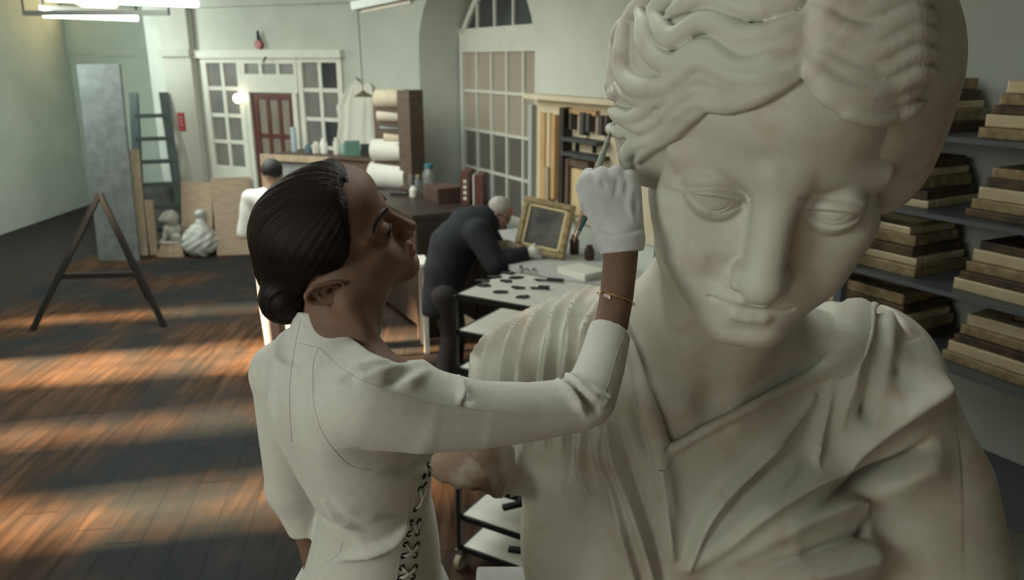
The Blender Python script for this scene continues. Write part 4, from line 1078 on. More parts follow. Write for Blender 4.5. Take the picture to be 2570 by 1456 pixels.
    for sx in (-.052, .052):
        h = HIP + np.array([sx, 0, -.02])
        def sf(P): return np.maximum(chain(P, [h + np.array([-.02, .025, -.85]), h + np.array([.04, .05, -.858]), h + np.array([.14, .095, -.87])], [.040, .041, .033]), FEET_Z - .012 - P[:, 2]).astype(np.float32)
        V, Q = sdf_mesh(sf, h + np.array([-.1, -.06, -.95]), h + np.array([.22, .18, -.78]), .006)
        link('shoe', npmesh('shoe', V, Q), shoe, root, True)
def build_glove(root):
    knit = mat('white_cotton_glove', (.50, .52, .52), (.57, .59, .59), rough=.95, scale=60, bump=.16, bscale=1100, sheen=.3)
    kn = [(1474, 452), (1508, 440), (1545, 438), (1578, 448)]
    def gl(P):
        d = None
        for i, (x, y) in enumerate(kn):
            e = pchain(P, [(1530 + i * 18, 600, 1.10, 34), (x + 4, y + 18, 1.098 + .004 * abs(i - 1), 27)])
            d = e if d is None else smin(d, e, .012)
        d = smin(d, pchain(P, [(1556, 600, 1.10, 50), (1561, 632, 1.10, 51)]), .012)
        for i, (x, y) in enumerate(kn):
            f = pchain(P, [(x, y + 2, 1.10, 23), (x + 2, y - 2, 1.135, 20), (x - 4, y + 40, 1.162, 18), (x - 2, y + 82, 1.145, 16)], .003)
            d = smin(d, f, .004)
        d = smin(d, pchain(P, [(1512, 560, 1.115, 28), (1482, 508, 1.128, 25), (1468, 470, 1.145, 22), (1478, 440, 1.158, 19)], .004), .008)
        c = PX(1561, 634, 1.10).astype(np.float32); ax = (PX(1552, 560, 1.10) - PX(1564, 690, 1.10)).astype(np.float32); ax /= np.linalg.norm(ax)
        return smax(d, -((P - c) @ ax), .001).astype(np.float32)
    c = PX(1530, 520, 1.12)
    V, Q = sdf_mesh(gl, c - .115, c + .115, .0019)
    V = relax(V, Q, 1, .4); V, Q = largest(V, Q)
    it = [([(1506, 580), (1555, 586), (1612, 574)], .004, -.003, (1, 1)), ([(1506, 592), (1555, 598), (1612, 586)], .006, .002, (1, 1)), ([(1550, 440), (1548, 470), (1540, 500)], .004, -.002), ([(1575, 450), (1570, 490)], .004, -.0025), ([(1590, 470), (1580, 510), (1590, 560)], .005, .0025), ([(1600, 500), (1592, 540)], .004, -.002),
          ([(1512, 445), (1516, 480)], .004, -.002)]
    V = strokes_px(V, Q, gl, it)
    link('glove', npmesh('glove', V, Q), knit, root, True, label='white knitted cotton glove with a ribbed cuff')
    # ---- bracelet on the forearm
    gold = mat('gold', (.75, .50, .18), rough=.22, metal=1)
    sk = lambda P: pchain(P, R_SKIN)
    a = PX(1546, 750, 1.079); l_, r_ = PX(1502, 734, 1.079), PX(1590, 766, 1.079)
    axis = PX(1558, 640, 1.10) - PX(1530, 840, 1.052); eh = (r_ - l_) / np.linalg.norm(r_ - l_); ed = np.cross(axis, eh); ed /= np.linalg.norm(ed); ed = -ed if ed @ FW > 0 else ed; ed = ed * .0268 - axis / np.linalg.norm(axis) * .0085
    loop = [a + eh * math.cos(t) * np.linalg.norm(r_ - l_) * .51 + ed * math.sin(t) for t in np.linspace(0, 2 * math.pi, 41)]
    br = MB()
    b_ = br.tube(loop, .0011, 8, caps=False).build('bracelet', gold, root, True, label='thin gold bracelet with small bright links')
    gem = mat('bright_stone', (.9, .85, .75), rough=.1, metal=.4)
    for k, (x, y) in enumerate([(1506, 736), (1518, 741), (1524, 744), (1530, 746)]):
        q = march(sk, [(x, y)], start=.8)[0]; MB().box(q - FW * .0018, (.0042, .0026, .0042), rz=.3 * k).build('bracelet_link', gem, b_, bevel=.0006)
# ================================================================ things in the workshop
oak = mat('pale_wood', (.30, .235, .16), (.39, .31, .215), rough=.65, scale=5, stretch=(6, 6, 1))
pine = mat('raw_plywood', (.36, .27, .19), (.44, .34, .25), rough=.75, scale=6, stretch=(1, 1, 5))
darkwood = mat('dark_wood', (.026, .018, .015), (.042, .029, .023), rough=.45, scale=5, stretch=(5, 5, 1))
brownwood = mat('brown_wood', (.095, .063, .046), (.135, .092, .066), rough=.55, scale=6, stretch=(1, 1, 6))
black = mat('black_metal', (.012, .012, .013), rough=.45)
whiteenam = mat('white_enamel', (.78, .77, .70), (.83, .82, .75), rough=.4, scale=10)
gold = mat('gilt', (.24, .175, .09), (.40, .32, .19), rough=.45, metal=.5, scale=25, bump=.5, bscale=60)
paper = mat('white_paper', (.62, .61, .55), (.68, .66, .60), rough=.8, scale=4)
kraft = mat('cream_canvas_roll', (.50, .44, .33), (.58, .51, .39), rough=.85, scale=20)
greycloth = mat('grey_plastic', (.38, .39, .37), (.50, .50, .47), rough=.35, scale=8)
teal = mat('teal_card', (.10, .22, .17), rough=.6)
maroon = mat('oxblood_binding', (.085, .032, .026), (.11, .042, .033), rough=.5, scale=12)
glass = mat('clear_glass', (.72, .76, .74), rough=.05, trans=.85, spec=.5)
def V3(p): return tuple(float(x) for x in p)
def leaning(name, px0, px1, pyt, pyb, Y, mt, th=.03, tilt=.12, label='', cat='', rz=0.0, group=None):
    """a board standing on the floor and leaning back; bottom edge on the floor at the given pixels"""
    a = onz(px0, pyb); b = onz(px1, pyb); c = (a + b) / 2; wd = np.linalg.norm(b - a)
    dpt = (c - CAM) @ FW; H = (pyb - pyt) * dpt / FPX / math.cos(TH) * .98
    m = MB().box((0, 0, H / 2), (wd, th, H)); o = m.build(name, mt, bevel=.002, label=label, cat=cat, group=group)
    o.location = V3(c); ang = math.atan2(b[1] - a[1], b[0] - a[0]) + rz; o.rotation_euler = (-tilt, 0, ang); o.location.z = th * .5 * math.sin(tilt)
    return o
def jar(name, p, r, h, mt, lid=None, label='', cat='jar', n=16, prof=None, group=None):
    pr = prof or [(r * .9, 0), (r, .01), (r, h * .72), (r * .62, h * .86), (r * .62, h)]
    o = MB().lathe(pr, n=n).build(name, mt, None, True, label=label, cat=cat, group=group); o.location = V3(p)
    if lid is not None: MB().lathe([(r * .66, h * .93), (r * .68, h * .95), (r * .68, h * 1.08), (r * .6, h * 1.1)], n=n).build('lid', lid, o, True)
    return o
def cuboid(name, p, d, rz, mt, label, cat, bevel=.006, group=None):
    o = MB().box((0, 0, d[2] / 2), d).build(name, mt, None, bevel=bevel, label=label, cat=cat, group=group); o.location = V3(p); o.rotation_euler = (0, 0, rz); return o

def build_fixtures():
    white_em = mat('lit_tube', (.9, .9, .85), emit=(1, .97, .82), estr=9)
    # fluorescent fittings hanging in the bay on the left
    for k, (x0, y0, x1, y1, Y, lb) in enumerate([(120, -6, 493, 8, 7.6, 'long lit fluorescent ceiling fitting, the larger and higher of two beside the pilaster'), (110, 36, 344, 45, 9.6, 'smaller lit fluorescent ceiling fitting hanging lower in the left bay')]):
        a = onplane(x0, y0, (0, Y, 0), (0, 1, 0)); b = onplane(x1, y1, (0, Y - .4 * (k == 0), 0), (0, 1, 0)); t = (b - a) / np.linalg.norm(b - a)
        r = empty('fluorescent_light', V3((a + b) / 2), label=lb, cat='ceiling light')
        hs = MB().bar(V3(a - (a + b) / 2 + ZUP * .07), V3(b - (a + b) / 2 + ZUP * .07), .16, .05).build('housing', whiteenam, r)
        MB().tube([V3(a - (a + b) / 2), V3(b - (a + b) / 2)], .035, 10).build('tube', white_em, r, True)
        for q in (a, b):
            c = q - (a + b) / 2; MB().tube([V3(c + ZUP * .08 + t * 0), (c[0], c[1], CEIL - (a + b)[2] / 2)], .012, 8).build('hanger', black, r)
    point('tube_glow_a', V3(onplane(330, 60, (0, 7.4, 0), (0, 1, 0))), 14, (1, .97, .82), .2)
    a = onplane(60, 33, (0, 8.6, 0), (0, 1, 0)); b = onplane(424, 32, (0, 8.6, 0), (0, 1, 0))
    r = empty('cable_tray', V3(b), label='thin grey cable tray hanging between the two lit tubes', cat='cable tray')
    MB().bar(V3(a - b), (0, 0, 0), .06, .05).build('tray', mat('grey_metal', (.16, .18, .17), rough=.5), r)
    for q in (a - b, a * 0): MB().tube([V3(q), (q[0], q[1], CEIL - b[2])], .01, 6).build('hanger', black, r)
    # unlit fitting near the arch
    a = onplane(896, 16, (0, 7.4, 0), (0, 1, 0)); b = onplane(1040, -14, (0, 6.9, 0), (0, 1, 0)); r = empty('ceiling_light', V3(a), label='unlit grey batten light hanging by the arched window', cat='ceiling light')
    MB().bar((0, 0, 0), V3(b - a), .14, .07).build('housing', mat('grey_enamel', (.30, .32, .30), rough=.5), r)
    MB().tube([V3((b - a) * .1 - ZUP * .05), V3((b - a) * .95 - ZUP * .05)], .018, 8).build('tube', whiteenam, r, True)
    for k in (.15, .85):
        q = (b - a) * k; MB().tube([V3(q), (q[0], q[1], CEIL - a[2])], .01, 6).build('hanger', black, r)
    # pendant lamp on a cord before the wall
    p = onplane(912, 243, KC + N1 * .45, N1); r = empty('pendant_lamp', V3(p), label='small brass pendant lamp on a long cord before the white wall', cat='lamp')
    MB().tube([(0, 0, .04), (-.02, 0, CEIL - p[2])], .007, 6).build('cord', mat('cord_grey', (.16, .16, .14), rough=.7), r)
    MB().lathe([(.02, .07), (.035, .05), (.105, .012), (.11, 0), (.10, .0), (.02, .03)]).build('shade', mat('dull_brass', (.22, .19, .12), rough=.4, metal=.6), r, True)
    # glowing globe added in place of a lamp's reflection in the door glass
    p = onplane(597, 247, KC + N1 * .12, N1); r = empty('reflection_globe', V3(p), label='round glowing globe standing for a lamp reflection beside the maroon door', cat='lamp')
    g = MB().lathe([(.001, -.06)] + [(.06 * math.cos(a), .06 * math.sin(a)) for a in np.linspace(-1.4, 1.4, 11)] + [(.001, .06)], n=18).build('globe', mat('lit_globe', (.9, .85, .7), emit=(1, .86, .60), estr=5), r, True)
    MB().tube([(0, 0, -.05), V3(-N1 * .10 - ZUP * .07)], .012, 8).build('bracket', black, r)
    # alarm bell, hook
    p = onplane(653, 112, KC + N1 * .02, N1); r = empty('alarm_bell', V3(p), label='red alarm bell with a dark horn above the doors', cat='alarm bell')
    MB().tube([(0, 0, 0), V3(N1 * .05)], .055, 16).build('bell', mat('signal_red', (.30, .03, .03), rough=.4), r, True)
    MB().tube([V3(N1 * .02 + ZUP * .04), V3(N1 * .03 + ZUP * .17)], [.03, .012], 10).build('horn', black, r, True)
    p = onplane(667, 150, KC + N1 * .09, N1); r = empty('wall_hook', V3(p), label='small dark iron hook on the door head trim', cat='hook')
    MB().tube([(0, 0, .03), V3(N1 * .03), V3(N1 * .05 - ZUP * .03)], .012, 8).build('hook_arm', black, r, True)
    # red sign and black switch box on the pilaster, conduits
    p = onplane(456, 305, KC + N1 * .125, N1); z0 = .12
    m = MB(); wbox(m, np.zeros(3), U1, N1, -.06, .06, -.12, .12, 0, .012); r = m.build('fire_sign', mat('sign_red', (.33, .045, .045), rough=.5), label='small red upright notice on the pilaster', cat='sign'); r.location = V3(p)
    pw = mat('sign_white', (.45, .28, .26), rough=.6)
    for k in range(3):
        m = MB(); wbox(m, np.zeros(3), U1, N1, -.035, .035, .05 - k * .05, .065 - k * .05, .012, .014); m.build('printed_line', pw, r)
    p = onplane(485, 341, KC + N1 * .03, N1); m = MB(); wbox(m, np.zeros(3), U1, N1, -.05, .05, -.06, .06, -.03, .06); r = m.build('switch_box', black, label='black switch box beside the glazed door', cat='switch box', bevel=.006); r.location = V3(p)
    for px, nm, lb in ((497, 'conduit_pipe', 'grey conduit pipe running up beside the pilaster and the black switch box'),):
        s, _ = wall1(px, 230, .05); q = KC + U1 * s + N1 * .05
        MB().tube([V3(q), V3(q + ZUP * (CEIL - .45))], .022, 10).build(nm, mat('conduit_grey', (.36, .38, .34), rough=.6), None, True, label=lb, cat='pipe')

def build_left_clutter():
    # dark step ladder against the pilaster
    B = onz(410, 610); B = np.array([B[0], B[1], 0]); W_, H_ = .46, 2.12
    lm = mat('dark_green_paint', (.035, .055, .050), (.05, .07, .064), rough=.6, scale=8)
    c = onplane(409, 600, (0, 10.55, 0), (0, 1, 0)); r = empty('step_ladder', (c[0], 10.55, 0), .3, label='dark green wooden ladder leaning by the pilaster', cat='ladder')
    top = lambda s: (s * W_ * .40, .42, H_); bot = lambda s: (s * W_ * .62, 0, 0)
    for s in (-1, 1): MB().bar(bot(s), top(s), .11, .05).build('rail', lm, r)
    for k in range(1, 7):
        t = k / 7.0; z = t * H_; w = W_ * (.62 - .22 * t); MB().bar((-w, .42 * t, z), (w, .42 * t, z), .05, .09, up=(0, 1, 0)).build('rung', lm, r)
    leaning('canvas_panel', 250, 352, 190, 655, 10, mat('slate_canvas', (.10, .11, .11), (.15, .16, .155), rough=.8), th=.04, tilt=.07, label='tall slate grey canvas leaning at the left bay', cat='canvas')
    leaning('plank', 349, 372, 385, 642, 10, oak, th=.03, tilt=.12, label='narrow pale plank leaning in front of the slate canvas', cat='plank', rz=.1)
    leaning('batten', 379, 399, 505, 640, 10, oak, th=.05, tilt=.05, label='short thick batten standing beside the leaning plank', cat='batten')
    leaning('dark_board', 352, 452, 470, 612, 10, mat('charcoal_board', (.05, .05, .05), (.08, .075, .07), rough=.7), th=.05, tilt=.1, label='charcoal board leaning below the dark green ladder', cat='board')
    leaning('plywood_sheet', 452, 540, 462, 636, 10, pine, th=.02, tilt=.16, label='thin plywood sheet leaning against the wall behind the plastic sack', cat='board', rz=-.25)
    r = leaning('crate_lid', 548, 640, 452, 640, 10, pine, th=.05, tilt=.14, label='pale wooden crate panel leaning beside the glazed door', cat='crate panel', rz=.2)
    # carved lion on wooden blocks
    c = onz(437, 641); 
    blk = MB().box((0, 0, .05), (.36, .26, .10)).box((.02, 0, .14), (.30, .22, .08)).build('wooden_block', oak, None, bevel=.005, label='stacked wooden blocks under the plaster lion', cat='block'); blk.location = V3(c)
    def lion(P):
        d = ell(P, (.02, 0, .16), (.115, .075, .12)); d = smin(d, ell(P, (-.03, 0, .34), (.085, .075, .085)), .04)
        d = smin(d, ell(P, (-.10, 0, .32), (.045, .04, .035)), .03); d = smin(d, ell(P, (.03, 0, .33), (.09, .10, .11)), .03)
        for s in (-1, 1):
            d = smin(d, chain(P, [(-.06, s * .05, .20), (-.10, s * .055, .03), (-.14, s * .055, .022)], [.034, .028, .022]), .02)
            d = smin(d, ell(P, (.06, s * .07, .07), (.07, .035, .06)), .02); d = smin(d, ell(P, (-.02, s * .06, .415), (.02, .015, .02)), .015)
            d = ssub(d, ell(P, (-.105, s * .028, .35), (.012, .01, .01)), .006)
        d = smin(d, chain(P, [(.12, 0, .05), (.17, .02, .12), (.15, .02, .24)], [.018, .015, .02]), .02)
        d = smin(d, ell(P, (0, 0, .012), (.19, .12, .022)), .01)
        return d.astype(np.float32)
    V, Q = sdf_mesh(lion, (-.22, -.15, -.02), (.24, .15, .48), .009)
    o = link('lion_statuette', npmesh('lion_statuette', V, Q), mat('dusty_plaster', (.36, .34, .31), (.24, .22, .20), rough=.85, scale=14), None, True, label='small dusty plaster lion sitting on wooden blocks', cat='statuette'); o.location = V3(c + ZUP * .18); o.rotation_euler = (0, 0, .4)
    # plastic sack
    c = onz(506, 643)
    def sack(P):
        d = ell(P, (0, 0, .20), (.24, .19, .22)); d = smin(d, cone(P, (.02, 0, .34), (.05, 0, .52), .13, .05), .08); d = smin(d, ell(P, (.05, 0, .58), (.09, .06, .06)), .03)
        d = d + .012 * np.sin(P[:, 0] * 38 + 4 * np.sin(P[:, 2] * 14)) * np.sin(P[:, 2] * 25 + P[:, 1] * 17)
        return np.maximum(d, -P[:, 2]).astype(np.float32)
    V, Q = sdf_mesh(sack, (-.32, -.28, -.02), (.32, .28, .70), .013)
    o = link('plastic_sack', npmesh('plastic_sack', V, Q), greycloth, None, True, label='crumpled whitish plastic sack tied at the top', cat='sack'); o.location = V3(c); o.rotation_euler = (0, 0, .5)
    # black trestle easel at the left
    ft = onz(414, 822); ap = onplane(250, 486, (0, ft[1] + .25, 0), (0, 1, 0)); lf = onz(80, 832); bk = np.array([ap[0], ap[1] + .7, 0])
    r = empty('trestle_easel', V3(ft), label='black wooden trestle easel standing on the sunlit floor', cat='easel')
    for q in (ft, lf, bk): MB().bar(V3(q - ft), V3(ap - ft), .05, .035, up=(0, 1, 0)).build('leg', black, r)
    t = .40; a = ft + (ap - ft) * t; b = lf + (ap - lf) * t; MB().bar(V3(a - ft), V3(b - ft), .05, .03, up=(0, 1, 0)).build('crossbar', black, r)

def roll(name, p, r, L, ax, mt, label):
    ax = np.asarray(ax) / np.linalg.norm(ax); o = MB().tube([V3(-ax * L / 2), V3(-ax * (L / 2 - .004)), V3(ax * (L / 2 - .004)), V3(ax * L / 2)], [r * .97, r, r, r * .97], 24).build(name, mt, None, True, label=label, cat='roll', group='rolls on the roll rack'); o.location = V3(p)
    for s in (1, -1): MB().tube([V3(ax * s * (L / 2 - .01)), V3(ax * s * (L / 2 + .002))], r * .38, 14).build('core', mat('core_dark', (.03, .028, .025), rough=.8), o, True)
    return o
def build_back_bench():
    # plan chest along the wall under the hanging coat
    ztop = onplane(880, 402, KC + N1 * .62, N1)[2]
    sA = wall1(690, 402, .62)[0]; sB = wall1(932, 402, .62)[0]
    c = KC + U1 * (sA + sB) / 2 + N1 * .34; r = empty('plan_chest', V3(c), math.atan2(U1[1], U1[0]), label='tall brown plan chest of shallow drawers under the hanging white coat', cat='cabinet')
    Lx = abs(sA - sB); g = -1
    MB().box((0, 0, ztop / 2), (Lx, .54, ztop)).build('carcass', brownwood, r)
    n = 9
    for k in range(n):
        for s in range(2):
            x = (-.25 + .5 * s) * Lx; z = (k + .5) * (ztop - .06) / n + .03
            d = MB().box((x, .275, z), (Lx / 2 - .04, .02, (ztop - .06) / n - .02)).build('drawer', brownwood, r)
            MB().box((x, .292, z), (.10, .018, .018)).build('handle', mat('tarnished_brass', (.22, .17, .09), rough=.4, metal=.7), d)
    MB().box((0, .0, ztop + .012), (Lx + .04, .60, .024)).build('top', brownwood, r)
    zt = ztop + .024
    def on(px, py=402, off=.38): q = onplane(px, py, KC + N1 * off, N1); return np.array([q[0], q[1], zt])
    r = jar('bottle', on(741), .035, .30, mat('pale_blue_plastic', (.42, .50, .56), rough=.4), label='tall pale blue tube standing on the plan chest', cat='tube', prof=[(.033, 0), (.035, .01), (.035, .28), (.03, .30)])
    for px, rr, h, lb, mt in ((796, .05, .14, 'squat white pot on the plan chest nearest the framed panel', paper), (815, .045, .18, 'white plastic bottle on the plan chest beside the squat pot', whiteenam), (847, .042, .20, 'tall white bottle on the plan chest beside the teal box', paper), (775, .04, .10, 'small blue pot on the plan chest', mat('dull_blue', (.12, .20, .24), rough=.5))):
        jar('bottle', on(px), rr, h, mt, label=lb, cat='bottle')
    cuboid('teal_box', on(886), (.17, .14, .17), .3, teal, 'teal cardboard box on the plan chest', 'box')
    cuboid('file_box', on(921), (.12, .14, .14), .3, mat('charcoal_card', (.03, .034, .034), rough=.6), 'charcoal file box beside the teal box', 'box')
    jar('paint_tin', on(863), .04, .13, mat('mint_tin', (.25, .36, .30), rough=.5), label='pale green tin between the tall bottle and teal box', cat='tin')
    # white coat on a hook
    p = onplane(905, 205, KC + N1 * .03, N1); r = empty('lab_coat', V3(p), label='white cotton coat hanging on the wall above the plan chest', cat='coat')
    nu, nv = 41, 31; W_, H_ = .66, .82; pts = []
    for j in range(nv):
        t = j / (nv - 1)
        for i in range(nu):
            s = i / (nu - 1) - .5; wd = W_ * (.42 + .58 * min(1, t * 3)) * (1 + .05 * math.sin(9 * t)); dd = .05 + .03 * t + .022 * math.sin(s * 26 + 2 * t) * min(1, t * 3) + .012 * math.sin(s * 61 + 5 * t)
            pts.append(U1 * (-s * wd) + N1 * dd - ZUP * (t * H_ + .05 * abs(s) * (1 - t) + .02 * math.sin(s * 9)))
    q = np.arange(nu * nv).reshape(nv, nu); Qd = np.stack([q[:-1, :-1], q[1:, :-1], q[1:, 1:], q[:-1, 1:]], -1).reshape(-1, 4)
    o = link('cloth', npmesh('cloth', np.array(pts), Qd), mat('white_cotton', (.66, .65, .58), rough=.9), r, True)
    md = o.modifiers.new('thickness', 'SOLIDIFY'); md.thickness = .012
    MB().tube([(0, 0, .02), V3(N1 * .05 + ZUP * .02), V3(N1 * .07 + ZUP * .05)], .008, 8).build('hook', black, r)
    # rack of rolls
    sR, sL_ = wall1(1046, 300, .8)[0], wall1(1016, 300, .8)[0]; zt = onplane(1030, 226, KC + N1 * .8, N1)[2]
    r = empty('roll_rack', V3(KC + U1 * .3 + N1 * .80), math.atan2(U1[1], U1[0]), label='dark brown upright rack holding canvas and paper rolls', cat='rack')
    x0 = (sR + sL_) / 2 - .3
    MB().box((x0, .0, zt / 2), (abs(sL_ - sR), .28, zt)).build('side_panel', brownwood, r)
    MB().box((x0 + .30, -.12, zt / 2), (.5, .03, zt)).build('back_panel', brownwood, r)
    spots = [(982, 248, .105, .34, kraft, 'cream canvas roll, topmost on the roll rack'), (985, 290, .075, .32, mat('ivory_roll', (.56, .52, .43), rough=.8), 'ivory roll with a black core, second from the top of the roll rack'), (998, 345, .065, .28, kraft, 'thin cream roll resting on the white rolls'), (980, 378, .125, .40, paper, 'thick white paper roll above the lowest one'), (980, 442, .155, .44, paper, 'thickest white paper roll at the bottom of the stack'), (992, 318, .035, .34, mat('bluish_roll', (.42, .46, .47), rough=.7), 'narrow bluish roll in the middle of the roll rack')]
    for px, py, rr, L, mt, lb in spots:
        p = onplane(px, py, KC + N1 * .84, N1); roll('paper_roll', p, rr, L, U1 + N1 * .15, mt, lb)
        zb = p[2] - rr - .012
        MB().box((0, 0, 0), (L * .9, .30, .02)).build('shelf', brownwood, r).location = (float((p - KC) @ U1) - .3, -.03, zb)
    # framed canvas panel standing before the chest
    a = onplane(655, 384, (0, 8.2, 0), (0, 1, 0)); b = onplane(826, 398, (0, 7.9, 0), (0, 1, 0)); wd = np.linalg.norm((b - a)[:2]); ztp = (a[2] + b[2]) / 2
    r = empty('stretched_canvas', V3(((a + b) / 2)[:2].tolist() + [0]), math.atan2(b[1] - a[1], b[0] - a[0]), label='large unpainted stretched canvas in a pale wooden frame standing before the maroon door', cat='canvas')
    zb = .02
    for s in (-1, 1): MB().box((s * (wd / 2 - .03), 0, ztp / 2), (.06, .05, ztp)).build('stile', oak, r)
    for z_ in (ztp - .03, ztp * .5, .05): MB().box((0, 0, z_), (wd - .12, .045, .06)).build('rail', oak, r)
    MB().box((0, .02, ztp / 2), (wd - .10, .012, ztp - .08)).build('canvas', mat('grey_linen', (.20, .22, .22), (.26, .28, .27), rough=.9), r)

def build_desk():
    top_z = 1.20; ang = math.atan2(U2[1], U2[0]); Lx, Ly = 1.58, 1.02
    c = KC + U2 * 1.53 + N2 * .56
    r = empty('desk', V3(c), ang, label='big dark wooden desk below the arched window', cat='desk')
    MB().box((0, 0, top_z - .025), (Lx, Ly, .05)).build('desk_top', darkwood, r, bevel=.006)
    MB().box((-Lx / 2 + .04, 0, (top_z - .05) / 2), (.05, Ly - .08, top_z - .05)).build('side_panel', darkwood, r)
    MB().box((Lx / 2 - .04, 0, (top_z - .05) / 2), (.05, Ly - .08, top_z - .05)).build('side_panel', darkwood, r)
    MB().box((0, -Ly / 2 + .10, (top_z - .05) / 2 + .05), (Lx - .13, .03, top_z - .15)).build('front_panel', darkwood, r)
    for k in range(3): MB().box((Lx / 2 - .012, -.27 + .27 * k, top_z / 2 - .02), (.012, .24, top_z - .22)).build('end_board', darkwood, r)
    def on(px, py): return onz(px, py, top_z)
    b = on(1178, 508)
    for px, py, w_, h_, mt, lb in ((1174, 508, .085, .32, maroon, 'oxblood binder with pale lettering on its spine on the dark desk'), (1208, 512, .085, .30, maroon, 'plain oxblood binder standing next to the lettered one')):
        o = cuboid('binder', on(px, py), (w_, .24, h_), ang + .9, mt, lb, 'binder', bevel=.004)
        if px == 1174:
            for k in range(4): MB().box((0, -.1205, .06 + k * .055), (.03, .002, .03)).build('spine_mark', paper, o)
        else: MB().box((-.052, 0, h_ / 2), (.012, .23, h_ * .96)).build('page_block', paper, o)
    o = cuboid('document_box', on(1112, 503), (.34, .26, .13), ang, mat('brown_box', (.07, .042, .033), rough=.5), 'low brown document box on the dark desk beside the binders', 'box')
    MB().box((0, 0, .138), (.35, .27, .025)).build('lid', mat('brown_lid', (.09, .052, .040), rough=.5), o)
    jar('storage_jar', on(1078, 478), .075, .26, glass, mat('blue_lid', (.05, .16, .22), rough=.5), label='big clear jar with a blue lid on the dark desk')
    for px, py, rr, h, lb in ((1033, 474, .035, .20, 'slim glass bottle on the dark desk next to the rolls'), (1050, 480, .035, .16, 'short glass bottle on the dark desk beside the slim one')):
        jar('glass_bottle', on(px, py), rr, h, glass, mat('cork', (.35, .25, .15)), label=lb, cat='bottle')
    jar('white_pot', on(1038, 494), .04, .11, paper, label='small white pot on the dark desk before the glass bottles', cat='pot')
    o = MB().tube([(-.09, 0, .02), (.09, 0, .02)], .018, 10).build('marker_pen', black, None, True, label='thick black marker lying on the desk by the paper roll', cat='pen'); o.location = V3(on(1000, 490)); o.rotation_euler = (0, 0, -.2)
    o = cuboid('sponge', on(1085, 492), (.16, .10, .06), .5, mat('dusty_pink', (.20, .12, .105), rough=.9), 'dusty pink sponge before the blue-lidded jar', 'sponge', bevel=.015)
    # white side table partly behind the bending man
    r0 = onz(1072, 888); l0 = onz(955, 898); dv = r0 - l0; nv = np.array([-dv[1], dv[0], 0]); nv /= np.linalg.norm(nv); L = np.linalg.norm(dv)
    r = empty('side_table', V3((r0 + l0) / 2), math.atan2(dv[1], dv[0]), label='plain white side table behind the bending man', cat='table'); h = .82
    for s in (-1, 1):
        for t in (0, .26): MB().box((s * L / 2, t, h / 2), (.04, .04, h)).build('leg', whiteenam, r)
    MB().box((0, .13, h + .012), (L + .08, .34, .025)).build('table_top', whiteenam, r)
    for s in (-1, 1): MB().box((s * L / 2, .13, h - .06), (.025, .24, .06)).build('apron', whiteenam, r)

